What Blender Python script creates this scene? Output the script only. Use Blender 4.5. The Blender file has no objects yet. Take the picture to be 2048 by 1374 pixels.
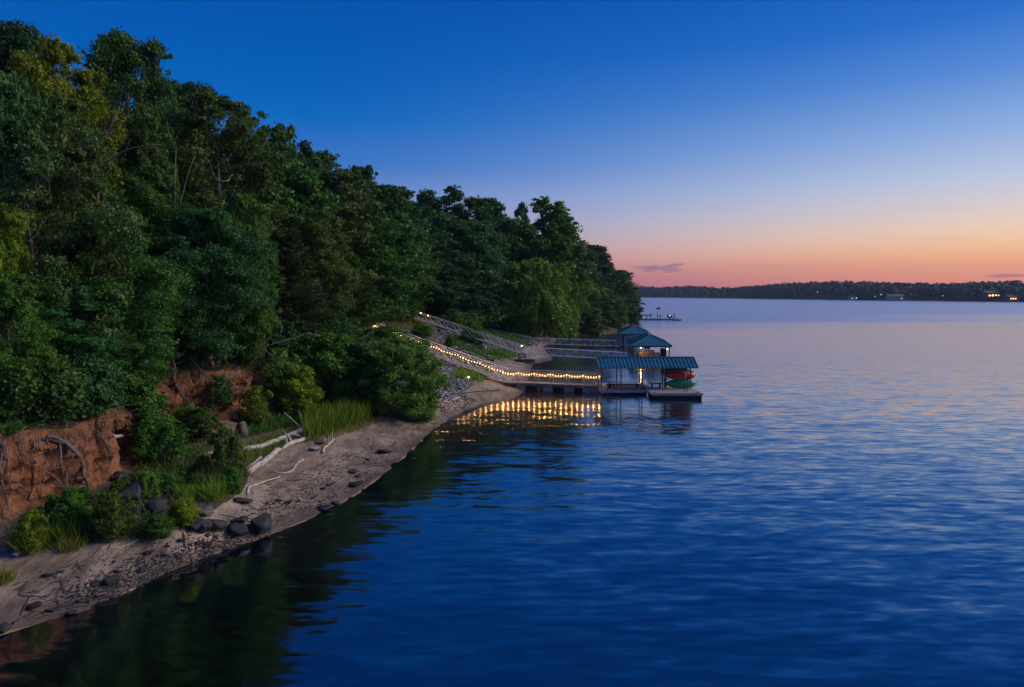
import bpy, bmesh, math, random
import numpy as np
from mathutils import Vector, Matrix, noise
from mathutils.bvhtree import BVHTree

random.seed(7)
RNG = np.random.default_rng(11)
scene = bpy.context.scene
COL = scene.collection

# ------------------------------------------------------------------ camera
CAM_H, FPX = 10.0, 1365.33
PITCH = math.atan((687 - 585) / FPX)
cam_d = bpy.data.cameras.new('camera')
cam_d.lens, cam_d.sensor_width = 24.0, 36.0
cam_d.clip_start, cam_d.clip_end = 0.2, 9000
cam = bpy.data.objects.new('camera', cam_d)
cam.location = (0, 0, CAM_H)
cam.rotation_euler = (math.pi / 2 - PITCH, 0, 0)
COL.objects.link(cam)
scene.camera = cam
CAM = Vector((0, 0, CAM_H))


def ray(px, py):
    u, v = (px - 1024) / FPX, (687 - py) / FPX
    c, s = math.cos(PITCH), math.sin(PITCH)
    return Vector((u, c + v * s, -s + v * c))


def P(px, py, z=0.0):            # point of the photo lying at height z
    d = ray(px, py)
    t = (z - CAM_H) / d.z
    return CAM + d * t


def PY(px, py, Y):               # point of the photo lying at distance Y
    d = ray(px, py)
    return CAM + d * (Y / d.y)


# ------------------------------------------------------------------ object helpers
def lin(r, g, b):
    f = lambda c: (c / 255 / 12.92) if c / 255 <= 0.04045 else ((c / 255 + 0.055) / 1.055) ** 2.4
    return (f(r), f(g), f(b), 1.0)


def tag(o, label, cat=None, group=None, kind=None):
    o['label'] = label
    if cat: o['category'] = cat
    if group: o['group'] = group
    if kind: o['kind'] = kind
    return o


def thing(name, label, cat, loc=(0, 0, 0), group=None):
    o = bpy.data.objects.new(name, None)
    o.empty_display_size = 0.3
    o.location = loc
    COL.objects.link(o)
    return tag(o, label, cat, group)


def link(name, me, mat=None, parent=None, loc=None):
    o = bpy.data.objects.new(name, me)
    COL.objects.link(o)
    if parent is not None: o.parent = parent
    if loc is not None: o.location = loc
    if mat is not None:
        if len(me.materials) == 0: me.materials.append(mat)
        elif me.materials[0] != mat:
            o.material_slots[0].link = 'OBJECT'
            o.material_slots[0].material = mat
    return o


def copy_tree(o, parent=None):
    c = o.copy()
    COL.objects.link(c)
    if parent is not None: c.parent = parent
    for ch in list(o.children): copy_tree(ch, c)
    return c


class MB:
    """collects shapes (world coordinates) into one mesh"""
    def __init__(s):
        s.v, s.f, s.sm = [], [], []

    def add(s, vs, fs, smooth=False):
        b = len(s.v)
        s.v += [tuple(v) for v in vs]
        s.f += [tuple(i + b for i in f) for f in fs]
        s.sm += [smooth] * len(fs)
        return s

    def box(s, c, size, rz=0.0, M=None):
        x, y, z = [k / 2 for k in size]
        vs = [Vector((a * x, b * y, d * z)) for a in (-1, 1) for b in (-1, 1) for d in (-1, 1)]
        R = M if M is not None else Matrix.Rotation(rz, 3, 'Z')
        vs = [R @ v + Vector(c) for v in vs]
        return s.add(vs, [(0, 1, 3, 2), (4, 6, 7, 5), (0, 4, 5, 1), (2, 3, 7, 6), (0, 2, 6, 4), (1, 5, 7, 3)])

    def bar(s, a, b, w, h=None):
        """square bar from a to b"""
        a, b = Vector(a), Vector(b)
        h = h or w
        d = (b - a)
        L = d.length
        if L < 1e-6: return s
        d.normalize()
        up = Vector((0, 0, 1)) if abs(d.z) < 0.95 else Vector((0, 1, 0))
        x = d.cross(up).normalized()
        y = x.cross(d)
        M = Matrix((x, d, y)).transposed()
        return s.box((a + b) / 2, (w, L, h), M=M)

    def tube(s, pts, rad, n=6, cap=True):
        pts = [Vector(p) for p in pts]
        if not hasattr(rad, '__len__'): rad = [rad] * len(pts)
        vs, fs = [], []
        up = Vector((0.13, 0.21, 1)).normalized()
        for i, p in enumerate(pts):
            d = (pts[min(i + 1, len(pts) - 1)] - pts[max(i - 1, 0)])
            if d.length < 1e-9: d = Vector((0, 0, 1))
            d.normalize()
            ref = up if abs(d.dot(up)) < 0.93 else Vector((1, 0, 0))
            x = d.cross(ref).normalized()
            y = x.cross(d)
            for k in range(n):
                a = 2 * math.pi * k / n
                vs.append(p + (x * math.cos(a) + y * math.sin(a)) * rad[i])
        for i in range(len(pts) - 1):
            for k in range(n):
                k2 = (k + 1) % n
                fs.append((i * n + k, i * n + k2, (i + 1) * n + k2, (i + 1) * n + k))
        if cap:
            fs.append(tuple(range(n))[::-1])
            fs.append(tuple((len(pts) - 1) * n + k for k in range(n)))
        return s.add(vs, fs, True)

    def cyl(s, c, r, h, n=10, r2=None):
        c = Vector(c)
        return s.tube([c, c + Vector((0, 0, h))], [r, r if r2 is None else r2], n)

    def mesh(s, name, origin=(0, 0, 0)):
        me = bpy.data.meshes.new(name)
        o = Vector(origin)
        me.from_pydata([tuple(Vector(v) - o) for v in s.v], [], s.f)
        me.polygons.foreach_set('use_smooth', s.sm)
        me.update()
        return me

    def build(s, name, mat, parent=None, origin=None):
        """vertices are world coordinates; parent is an unrotated Empty"""
        if origin is None:
            origin = Vector((0, 0, 0))
            p = parent
            while p is not None:
                origin = origin + p.location
                p = p.parent
            return link(name, s.mesh(name, origin), mat, parent)
        return link(name, s.mesh(name, origin), mat, parent, origin)


# ------------------------------------------------------------------ materials
def new_mat(name):
    m = bpy.data.materials.new(name)
    m.use_nodes = True
    nt = m.node_tree
    nt.nodes.clear()
    return m, nt


def N(nt, typ, **kw):
    n = nt.nodes.new(typ)
    for k, v in kw.items():
        if k.startswith('i_'):
            n.inputs[k[2:].replace('_', ' ')].default_value = v
        else:
            setattr(n, k, v)
    return n


def mat_noise(name, c1, c2, scale=3.0, rough=0.8, bump=0.2, bscale=None, detail=6, spec=0.3, metal=0.0, stretch=(1, 1, 1), c3=None, coord='Object', bdist=0.05):
    m, nt = new_mat(name)
    L = nt.links.new
    out = N(nt, 'ShaderNodeOutputMaterial')
    b = N(nt, 'ShaderNodeBsdfPrincipled')
    b.inputs['Roughness'].default_value = rough
    b.inputs['Metallic'].default_value = metal
    b.inputs['Specular IOR Level'].default_value = spec
    L(b.outputs[0], out.inputs[0])
    if coord == 'World':
        tc = N(nt, 'ShaderNodeNewGeometry'); vec = tc.outputs['Position']
    else:
        tc = N(nt, 'ShaderNodeTexCoord'); vec = tc.outputs[coord]
    mp = N(nt, 'ShaderNodeMapping')
    mp.inputs['Scale'].default_value = stretch
    L(vec, mp.inputs[0])
    n = N(nt, 'ShaderNodeTexNoise')
    n.inputs['Scale'].default_value = scale
    n.inputs['Detail'].default_value = detail
    n.inputs['Roughness'].default_value = 0.62
    L(mp.outputs[0], n.inputs['Vector'])
    r = N(nt, 'ShaderNodeValToRGB')
    r.color_ramp.elements[0].position, r.color_ramp.elements[1].position = 0.33, 0.68
    r.color_ramp.elements[0].color = (*c1[:3], 1)
    r.color_ramp.elements[1].color = (*c2[:3], 1)
    if c3 is not None:
        e = r.color_ramp.elements.new(0.5); e.color = (*c3[:3], 1)
    L(n.outputs['Fac'], r.inputs[0])
    L(r.outputs[0], b.inputs['Base Color'])
    if bump > 0:
        n2 = N(nt, 'ShaderNodeTexNoise')
        n2.inputs['Scale'].default_value = bscale or scale * 4
        n2.inputs['Detail'].default_value = 6
        L(mp.outputs[0], n2.inputs['Vector'])
        bp = N(nt, 'ShaderNodeBump')
        bp.inputs['Strength'].default_value = bump
        bp.inputs['Distance'].default_value = bdist
        L(n2.outputs['Fac'], bp.inputs['Height'])
        L(bp.outputs[0], b.inputs['Normal'])
    return m


def mat_emit(name, col, strength):
    m, nt = new_mat(name)
    out = N(nt, 'ShaderNodeOutputMaterial')
    e = N(nt, 'ShaderNodeEmission')
    e.inputs[0].default_value = (*col, 1)
    e.inputs[1].default_value = strength
    nt.links.new(e.outputs[0], out.inputs[0])
    return m


def mat_leaf(name, ca, cb, cc=None, trans=0.3):
    """leaf colour runs ca..cb by the clump the leaf belongs to (a mesh attribute) and a little by tree"""
    ca, cb, cc = [None if c_ is None else (c_[0] * 1.0, c_[1] * 1.12, c_[2] * .72) for c_ in (ca, cb, cc)]
    m, nt = new_mat(name)
    L = nt.links.new
    out = N(nt, 'ShaderNodeOutputMaterial')
    at = N(nt, 'ShaderNodeAttribute', attribute_name='tint')
    oi = N(nt, 'ShaderNodeObjectInfo')
    r = N(nt, 'ShaderNodeValToRGB')
    r.color_ramp.elements[0].color = (*ca, 1)
    r.color_ramp.elements[1].color = (*cb, 1)
    if cc:
        r.color_ramp.elements[1].position = 0.7
        e = r.color_ramp.elements.new(1.0); e.color = (*cc, 1)
    L(at.outputs['Fac'], r.inputs[0])
    hs = N(nt, 'ShaderNodeHueSaturation')
    mr = N(nt, 'ShaderNodeMapRange')
    mr.inputs['To Min'].default_value = 0.485
    mr.inputs['To Max'].default_value = 0.515
    L(oi.outputs['Random'], mr.inputs[0])
    L(mr.outputs[0], hs.inputs['Hue'])
    mv = N(nt, 'ShaderNodeMapRange')
    mv.inputs['To Min'].default_value = 0.8
    mv.inputs['To Max'].default_value = 1.2
    wn = N(nt, 'ShaderNodeTexWhiteNoise', noise_dimensions='1D')
    L(oi.outputs['Random'], wn.inputs['W'])
    L(wn.outputs['Value'], mv.inputs[0])
    L(mv.outputs[0], hs.inputs['Value'])
    L(r.outputs[0], hs.inputs['Color'])
    d = N(nt, 'ShaderNodeBsdfPrincipled')
    d.inputs['Roughness'].default_value = 0.55
    d.inputs['Specular IOR Level'].default_value = 0.25
    t = N(nt, 'ShaderNodeBsdfTranslucent')
    L(hs.outputs[0], d.inputs['Base Color'])
    L(hs.outputs[0], t.inputs[0])
    mx = N(nt, 'ShaderNodeMixShader')
    mx.inputs[0].default_value = trans
    L(d.outputs[0], mx.inputs[1]); L(t.outputs[0], mx.inputs[2])
    L(mx.outputs[0], out.inputs[0])
    return m


M = {}
M['clay'] = mat_noise('clay', (.07, .028, .014), (.33, .15, .075), 1.3, .95, 1.0, 2.6, detail=11, c3=(.20, .082, .04), coord='World', bdist=.45, stretch=(1.25, 1.25, .42))
M['soil'] = mat_noise('soil', (.05, .035, .022), (.13, .09, .06), 1.5, .95, .6, 4, coord='World')
M['floor'] = mat_noise('forest_floor', (.030, .026, .015), (.085, .06, .035), 1.2, .95, .6, 6, coord='World')
M['riprap_bed'] = mat_noise('riprap_bed', (.045, .042, .04), (.13, .12, .11), 2.2, .95, 1.0, 6, coord='World', bdist=.15)
M['far_bank'] = mat_noise('stony_shore', (.045, .035, .03), (.15, .115, .095), 1.5, .95, .8, 5, coord='World', bdist=.2)
M['lawn'] = mat_noise('lawn_soil', (.05, .07, .02), (.10, .11, .035), 1.2, .95, .6, 9, coord='World')
M['rock_dark'] = mat_noise('dark_rock', (.016, .018, .021), (.05, .051, .056), 2.5, .75, .5, 9)
M['rock_brown'] = mat_noise('brown_rock', (.13, .085, .06), (.27, .19, .14), 2.2, .85, .5, 9)
M['rock_grey'] = mat_noise('grey_rock', (.15, .145, .145), (.46, .44, .42), 2.5, .85, .6, 9)
M['rock_mid'] = mat_noise('brown_grey_rock', (.11, .095, .09), (.25, .21, .18), 2.5, .85, .6, 9)
M['driftwood'] = mat_noise('driftwood', (.26, .22, .19), (.62, .57, .51), 5, .85, .5, 20, stretch=(1, 1, 1))
M['deadwood'] = mat_noise('dead_branch', (.09, .072, .062), (.23, .195, .175), 4, .9, .4, 20)
M['root'] = mat_noise('root_bark', (.07, .055, .05), (.2, .17, .155), 4, .9, .4, 20)
M['bark'] = mat_noise('bark', (.07, .055, .045), (.19, .155, .13), 3, .95, .8, 14, stretch=(1, 1, .3))
M['bark_pale'] = mat_noise('pale_bark', (.17, .14, .12), (.38, .33, .29), 3, .95, .6, 14, stretch=(1, 1, .3))
M['alu'] = mat_noise('galvanised_steel', (.72, .73, .76), (.86, .87, .89), 4, .42, .05, metal=.1, spec=.5)
M['dark_steel'] = mat_noise('dark_steel', (.035, .035, .04), (.08, .08, .085), 4, .5, .1, metal=.3)
M['post'] = mat_noise('weathered_post', (.13, .12, .12), (.24, .22, .21), 5, .7, .2)
M['deck'] = mat_noise('weathered_decking', (.25, .21, .18), (.45, .39, .34), 6, .85, .4, 18, stretch=(.3, 3, 1))
M['trim'] = mat_noise('pale_deck_trim', (.40, .36, .33), (.56, .52, .48), 4, .8, .2)
M['dark_wood'] = mat_noise('dark_wood', (.035, .03, .028), (.10, .085, .075), 5, .85, .3)
M['float'] = mat_noise('dock_float', (.45, .48, .52), (.62, .64, .68), 3, .6, .1)
M['float_dark'] = mat_noise('dark_dock_float', (.015, .015, .017), (.04, .04, .042), 3, .6, .1)
M['lit_wood'] = mat_noise('cedar_boards', (.26, .15, .07), (.46, .29, .15), 5, .7, .3, stretch=(1, .3, 4))
M['panel'] = mat_noise('pale_wall_panel', (.26, .28, .3), (.4, .42, .44), 3, .6, .1)
M['white_trim'] = mat_noise('white_paint', (.66, .66, .68), (.8, .8, .8), 3, .5, .05)
M['red_kayak'] = mat_noise('red_plastic', (.55, .018, .022), (.68, .035, .03), 2, .38, .05, spec=.5)
M['green_kayak'] = mat_noise('green_plastic', (.006, .26, .11), (.012, .36, .16), 2, .38, .05, spec=.5)
M['green_dark'] = mat_noise('deep_green_plastic', (.006, .16, .08), (.012, .22, .11), 2, .38, .05, spec=.5)
M['grey_boat'] = mat_noise('grey_boat_cover', (.16, .18, .22), (.26, .28, .33), 2, .6, .1)
M['black'] = mat_noise('black_plastic', (.012, .012, .014), (.03, .03, .032), 3, .5, .1)
M['glass'] = mat_noise('dark_glass', (.01, .012, .016), (.02, .025, .03), 2, .1, 0)
M['house_wall'] = mat_noise('pale_siding', (.30, .33, .36), (.42, .45, .48), 1, .8, 0)
M['house_roof'] = mat_noise('grey_shingle', (.08, .09, .1), (.15, .16, .17), 1, .8, 0)
M['bulb'] = mat_emit('bulb_glow', (1.0, .5, .15), 8)
M['bulb2'] = mat_emit('lamp_glow', (1.0, .48, .13), 16)
M['lamp_white'] = mat_emit('white_lamp_glow', (1.0, .86, .7), 9)
M['far_warm'] = mat_emit('lit_window_warm', (1.0, .42, .12), 3.6)
M['far_cool'] = mat_emit('lit_window_white', (.8, .88, 1.0), 2.2)

# leaf materials
M['lf_oak'] = mat_leaf('oak_leaf', (.030, .082, .022), (.068, .150, .030), (.12, .20, .04))
M['lf_deep'] = mat_leaf('deep_green_leaf', (.018, .060, .026), (.040, .105, .034), (.065, .14, .04))
M['lf_teal'] = mat_leaf('blue_green_leaf', (.024, .088, .036), (.052, .145, .05), (.085, .19, .07))
M['lf_grey'] = mat_leaf('grey_green_leaf', (.042, .088, .030), (.085, .145, .045), (.14, .20, .07))
M['lf_yellow'] = mat_leaf('yellow_green_leaf', (.10, .165, .012), (.21, .27, .018), (.30, .32, .03))
M['lf_olive'] = mat_leaf('olive_leaf', (.046, .09, .022), (.095, .15, .03), (.15, .19, .04))
M['lf_bright'] = mat_leaf('bright_green_leaf', (.042, .125, .018), (.085, .195, .026), (.13, .24, .04))
M['lf_mid'] = mat_leaf('mid_green_leaf', (.036, .115, .022), (.08, .185, .03), (.12, .23, .04))
M['lf_willow'] = mat_leaf('willow_leaf', (.065, .165, .018), (.13, .25, .028), (.18, .29, .045))
M['lf_cedar'] = mat_leaf('cedar_needle', (.03, .08, .016), (.07, .135, .02), (.10, .165, .028))
M['lf_brown'] = mat_leaf('brown_green_needle', (.030, .052, .024), (.054, .080, .030), (.075, .10, .036))
M['lf_shrub'] = mat_leaf('shrub_leaf', (.065, .16, .03), (.125, .235, .045), (.19, .31, .08))
M['lf_grass'] = mat_leaf('grass_blade', (.085, .19, .018), (.16, .26, .028), (.24, .28, .06), .2)
M['lf_straw'] = mat_leaf('dry_grass_blade', (.14, .145, .036), (.25, .225, .065), (.34, .29, .11), .2)
M['lf_far'] = mat_leaf('far_leaf', (.006, .022, .035), (.012, .036, .048), (.018, .046, .054), .1)


# metal roof with ribs: real ribs are modelled; the material is a blue-green painted steel
M['roof'] = mat_noise('blue_metal_roof', (.036, .145, .185), (.055, .195, .24), 1.5, .38, .05, metal=.15, spec=.5)


def mat_sand():
    m, nt = new_mat('beach_sand')
    L = nt.links.new
    out = N(nt, 'ShaderNodeOutputMaterial')
    b = N(nt, 'ShaderNodeBsdfPrincipled')
    b.inputs['Specular IOR Level'].default_value = .25
    L(b.outputs[0], out.inputs[0])
    g = N(nt, 'ShaderNodeNewGeometry')
    # large mottling
    n1 = N(nt, 'ShaderNodeTexNoise'); n1.inputs['Scale'].default_value = .55; n1.inputs['Detail'].default_value = 8; n1.inputs['Roughness'].default_value = .65
    L(g.outputs['Position'], n1.inputs['Vector'])
    r1 = N(nt, 'ShaderNodeValToRGB')
    r1.color_ramp.elements[0].position, r1.color_ramp.elements[1].position = .32, .66
    r1.color_ramp.elements[0].color = (.18, .125, .09, 1)
    r1.color_ramp.elements[1].color = (.48, .375, .285, 1)
    L(n1.outputs['Fac'], r1.inputs[0])
    # wrack lines and debris running along the shore
    mp = N(nt, 'ShaderNodeMapping')
    mp.inputs['Rotation'].default_value = (0, 0, math.radians(-20))
    mp.inputs['Scale'].default_value = (2.6, .55, 1)
    L(g.outputs['Position'], mp.inputs[0])
    n2 = N(nt, 'ShaderNodeTexNoise'); n2.inputs['Scale'].default_value = 1.0; n2.inputs['Detail'].default_value = 10; n2.inputs['Roughness'].default_value = .74
    L(mp.outputs[0], n2.inputs['Vector'])
    r2 = N(nt, 'ShaderNodeValToRGB')
    r2.color_ramp.elements[0].position, r2.color_ramp.elements[1].position = 0.49, .61
    r2.color_ramp.elements[0].color = (0, 0, 0, 1); r2.color_ramp.elements[1].color = (1, 1, 1, 1)
    L(n2.outputs['Fac'], r2.inputs[0])
    mx = N(nt, 'ShaderNodeMix', data_type='RGBA')
    sc = N(nt, 'ShaderNodeMath', operation='MULTIPLY'); sc.inputs[1].default_value = .62
    L(r2.outputs[0], sc.inputs[0]); L(sc.outputs[0], mx.inputs[0])
    L(r1.outputs[0], mx.inputs[6]); mx.inputs[7].default_value = (.085, .065, .055, 1)
    # fine grit
    n3 = N(nt, 'ShaderNodeTexNoise'); n3.inputs['Scale'].default_value = 9; n3.inputs['Detail'].default_value = 8; n3.inputs['Roughness'].default_value = .8
    L(g.outputs['Position'], n3.inputs['Vector'])
    r3 = N(nt, 'ShaderNodeValToRGB')
    r3.color_ramp.elements[0].position, r3.color_ramp.elements[1].position = .36, .52
    r3.color_ramp.elements[0].color = (.45, .42, .4, 1); r3.color_ramp.elements[1].color = (1, 1, 1, 1)
    L(n3.outputs['Fac'], r3.inputs[0])
    m3 = N(nt, 'ShaderNodeMix', data_type='RGBA', blend_type='MULTIPLY'); m3.inputs[0].default_value = .8
    L(mx.outputs[2], m3.inputs[6]); L(r3.outputs[0], m3.inputs[7])
    # wet sand at the water's edge: darker and glossier
    sx = N(nt, 'ShaderNodeSeparateXYZ'); L(g.outputs['Position'], sx.inputs[0])
    wn = N(nt, 'ShaderNodeMath', operation='MULTIPLY_ADD'); wn.inputs[1].default_value = .16; L(n1.outputs['Fac'], wn.inputs[0]); L(sx.outputs['Z'], wn.inputs[2])
    wet = N(nt, 'ShaderNodeMapRange'); wet.inputs['From Min'].default_value = .12; wet.inputs['From Max'].default_value = .42
    wet.inputs['To Min'].default_value = 1; wet.inputs['To Max'].default_value = 0
    L(wn.outputs[0], wet.inputs[0])
    m4 = N(nt, 'ShaderNodeMix', data_type='RGBA')
    wf = N(nt, 'ShaderNodeMath', operation='MULTIPLY'); wf.inputs[1].default_value = .75
    L(wet.outputs[0], wf.inputs[0]); L(wf.outputs[0], m4.inputs[0])
    L(m3.outputs[2], m4.inputs[6]); m4.inputs[7].default_value = (.10, .066, .048, 1)
    L(m4.outputs[2], b.inputs['Base Color'])
    rr = N(nt, 'ShaderNodeMapRange'); rr.inputs['To Min'].default_value = .95; rr.inputs['To Max'].default_value = .45
    L(wet.outputs[0], rr.inputs[0]); L(rr.outputs[0], b.inputs['Roughness'])
    bp = N(nt, 'ShaderNodeBump'); bp.inputs['Strength'].default_value = .9; bp.inputs['Distance'].default_value = .12
    hs_ = N(nt, 'ShaderNodeMath', operation='MULTIPLY_ADD'); hs_.inputs[1].default_value = .5; L(n3.outputs['Fac'], hs_.inputs[0]); L(n2.outputs['Fac'], hs_.inputs[2])
    L(hs_.outputs[0], bp.inputs['Height']); L(bp.outputs[0], b.inputs['Normal'])
    return m


def mat_bed():
    """lake bed: sand to dark mud, then blue scattered light painted in where deep"""
    m, nt = new_mat('mud_and_scatter_blue')
    L = nt.links.new
    out = N(nt, 'ShaderNodeOutputMaterial')
    b = N(nt, 'ShaderNodeBsdfDiffuse')
    L(b.outputs[0], out.inputs[0])
    g = N(nt, 'ShaderNodeNewGeometry')
    n1 = N(nt, 'ShaderNodeTexNoise'); n1.inputs['Scale'].default_value = 1.3; n1.inputs['Detail'].default_value = 7
    L(g.outputs['Position'], n1.inputs['Vector'])
    sx = N(nt, 'ShaderNodeSeparateXYZ'); L(g.outputs['Position'], sx.inputs[0])
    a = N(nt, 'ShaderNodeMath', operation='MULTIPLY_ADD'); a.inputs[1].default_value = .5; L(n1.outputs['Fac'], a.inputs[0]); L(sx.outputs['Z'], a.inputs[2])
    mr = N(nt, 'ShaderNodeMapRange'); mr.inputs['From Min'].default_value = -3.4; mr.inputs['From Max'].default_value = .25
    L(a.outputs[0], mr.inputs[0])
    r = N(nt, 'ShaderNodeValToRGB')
    r.color_ramp.elements[0].color = (.026, .115, .21, 1)  # blue at the deep end: light scattered in the water, put into the bed colour
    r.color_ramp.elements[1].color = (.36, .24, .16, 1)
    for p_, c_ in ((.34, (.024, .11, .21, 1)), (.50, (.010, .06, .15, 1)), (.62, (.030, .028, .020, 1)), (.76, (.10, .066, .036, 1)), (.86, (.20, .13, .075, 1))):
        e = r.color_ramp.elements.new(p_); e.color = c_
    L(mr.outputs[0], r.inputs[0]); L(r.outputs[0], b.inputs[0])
    return m


def mat_water():
    m, nt = new_mat('lake_water')
    L = nt.links.new
    out = N(nt, 'ShaderNodeOutputMaterial')
    g = N(nt, 'ShaderNodeNewGeometry')
    sx = N(nt, 'ShaderNodeSeparateXYZ'); L(g.outputs['Position'], sx.inputs[0])

    def wave(rot, sxx, syy, detail, rough, dist=0.0):
        """slope of one family of ripples: a vector field centred on zero"""
        mp = N(nt, 'ShaderNodeMapping')
        mp.inputs['Rotation'].default_value = (0, 0, math.radians(rot))
        mp.inputs['Scale'].default_value = (sxx, syy, 1)
        L(g.outputs['Position'], mp.inputs[0])
        n = N(nt, 'ShaderNodeTexNoise')
        n.inputs['Scale'].default_value = 1; n.inputs['Detail'].default_value = detail; n.inputs['Roughness'].default_value = rough
        n.inputs['Distortion'].default_value = dist
        L(mp.outputs[0], n.inputs['Vector'])
        sub = N(nt, 'ShaderNodeVectorMath', operation='SUBTRACT'); sub.inputs[1].default_value = (.5, .5, .5)
        L(n.outputs['Color'], sub.inputs[0])
        return sub.outputs[0]

    def vscale(a, k):
        n = N(nt, 'ShaderNodeVectorMath', operation='MULTIPLY'); n.inputs[1].default_value = (k * .4, k, 0); L(a, n.inputs[0]); return n.outputs[0]

    def vadd(a, c):
        n = N(nt, 'ShaderNodeVectorMath', operation='ADD'); L(a, n.inputs[0]); L(c, n.inputs[1]); return n.outputs[0]
    slope = vadd(vadd(vscale(wave(8, .18, .95, 2, .45, .3), W_AMP[0]), vscale(wave(15, .6, 2.5, 2, .5, .4), W_AMP[1])), vscale(wave(-14, 1.4, 4.2, 2, .5), W_AMP[2]))
    # calm water in the lee of the shore, a breeze-ruffled belt farther out
    mp = N(nt, 'ShaderNodeMapping'); mp.inputs['Scale'].default_value = (.0035, .014, 1); mp.inputs['Rotation'].default_value = (0, 0, math.radians(-24))
    L(g.outputs['Position'], mp.inputs[0])
    cn = N(nt, 'ShaderNodeTexNoise'); cn.inputs['Scale'].default_value = 1; cn.inputs['Detail'].default_value = 4
    L(mp.outputs[0], cn.inputs['Vector'])
    yy = N(nt, 'ShaderNodeMath', operation='MULTIPLY_ADD'); yy.inputs[1].default_value = -.28
    L(sx.outputs['X'], yy.inputs[0]); L(sx.outputs['Y'], yy.inputs[2])
    mask = N(nt, 'ShaderNodeMath', operation='MULTIPLY_ADD'); mask.inputs[1].default_value = 190; L(cn.outputs['Fac'], mask.inputs[0]); L(yy.outputs[0], mask.inputs[2])
    ruf = N(nt, 'ShaderNodeMapRange', interpolation_type='SMOOTHSTEP')
    ruf.inputs['From Min'].default_value = 265; ruf.inputs['From Max'].default_value = 345
    ruf.inputs['To Min'].default_value = 0.0; ruf.inputs['To Max'].default_value = 1.0
    L(mask.outputs[0], ruf.inputs[0])
    near = N(nt, 'ShaderNodeMapRange', interpolation_type='SMOOTHSTEP')
    near.inputs['From Min'].default_value = 35; near.inputs['From Max'].default_value = 150
    near.inputs['To Min'].default_value = 1.0; near.inputs['To Max'].default_value = .7
    L(sx.outputs['Y'], near.inputs[0])
    # shelter close to the beach
    shel = N(nt, 'ShaderNodeMath', operation='MULTIPLY_ADD'); shel.inputs[1].default_value = -.36
    L(sx.outputs['Y'], shel.inputs[0]); L(sx.outputs['X'], shel.inputs[2])
    sh = N(nt, 'ShaderNodeMapRange', interpolation_type='SMOOTHSTEP')
    sh.inputs['From Min'].default_value = -21; sh.inputs['From Max'].default_value = -6
    sh.inputs['To Min'].default_value = .6; sh.inputs['To Max'].default_value = 1.0
    L(shel.outputs[0], sh.inputs[0])
    st0 = N(nt, 'ShaderNodeMath', operation='MULTIPLY'); L(near.outputs[0], st0.inputs[0]); L(sh.outputs[0], st0.inputs[1])
    st = N(nt, 'ShaderNodeMath', operation='MULTIPLY_ADD'); st.inputs[1].default_value = W_RUF; L(ruf.outputs[0], st.inputs[0]); L(st0.outputs[0], st.inputs[2])
    sc = N(nt, 'ShaderNodeVectorMath', operation='SCALE'); L(slope, sc.inputs[0]); L(st.outputs[0], sc.inputs['Scale'])
    upv = N(nt, 'ShaderNodeVectorMath', operation='ADD'); upv.inputs[1].default_value = (0, 0, 1); L(sc.outputs[0], upv.inputs[0])
    bp = N(nt, 'ShaderNodeVectorMath', operation='NORMALIZE'); L(upv.outputs[0], bp.inputs[0])
    gl = N(nt, 'ShaderNodeBsdfGlossy', distribution='MULTI_GGX')
    r0 = N(nt, 'ShaderNodeMapRange', interpolation_type='SMOOTHSTEP')
    r0.inputs['From Min'].default_value = 20; r0.inputs['From Max'].default_value = 110
    r0.inputs['To Min'].default_value = .08; r0.inputs['To Max'].default_value = .19
    L(sx.outputs['Y'], r0.inputs[0])
    r1 = N(nt, 'ShaderNodeMath', operation='MULTIPLY_ADD'); r1.inputs[1].default_value = .17
    L(ruf.outputs[0], r1.inputs[0]); L(r0.outputs[0], r1.inputs[2]); L(r1.outputs[0], gl.inputs['Roughness'])
    L(bp.outputs[0], gl.inputs['Normal'])
    tr = N(nt, 'ShaderNodeBsdfTransparent'); tr.inputs[0].default_value = (.86, .82, .72, 1)
    fr = N(nt, 'ShaderNodeFresnel'); fr.inputs[0].default_value = W_IOR
    L(bp.outputs[0], fr.inputs['Normal'])
    mx = N(nt, 'ShaderNodeMixShader')
    fp = N(nt, 'ShaderNodeMath', operation='POWER'); fp.inputs[1].default_value = .43; L(fr.outputs[0], fp.inputs[0])
    L(fp.outputs[0], mx.inputs[0]); L(tr.outputs[0], mx.inputs[1]); L(gl.outputs[0], mx.inputs[2])
    L(mx.outputs[0], out.inputs[0])
    return m


W_AMP = (.11, .22, .13)
W_RUF = .3
W_IOR = 1.5
M['sand'] = mat_sand()
M['bed'] = mat_bed()
M['water'] = mat_water()

# ------------------------------------------------------------------ sky and light
SUN_AZ, SUN_EL = math.radians(82), math.radians(32)      # after-glow comes from the right, over the water
world = bpy.data.worlds.new('World')
scene.world = world
world.use_nodes = True
nt = world.node_tree
nt.nodes.clear()
L = nt.links.new
wout = N(nt, 'ShaderNodeOutputWorld')
bg = N(nt, 'ShaderNodeBackground')
bg.inputs['Strength'].default_value = 1.0
L(bg.outputs[0], wout.inputs[0])
tc = N(nt, 'ShaderNodeTexCoord')
nv = N(nt, 'ShaderNodeVectorMath', operation='NORMALIZE'); L(tc.outputs['Generated'], nv.inputs[0])
sx = N(nt, 'ShaderNodeSeparateXYZ'); L(nv.outputs[0], sx.inputs[0])
zf = N(nt, 'ShaderNodeMath', operation='DIVIDE'); zf.inputs[1].default_value = .5; L(sx.outputs['Z'], zf.inputs[0])


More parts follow.
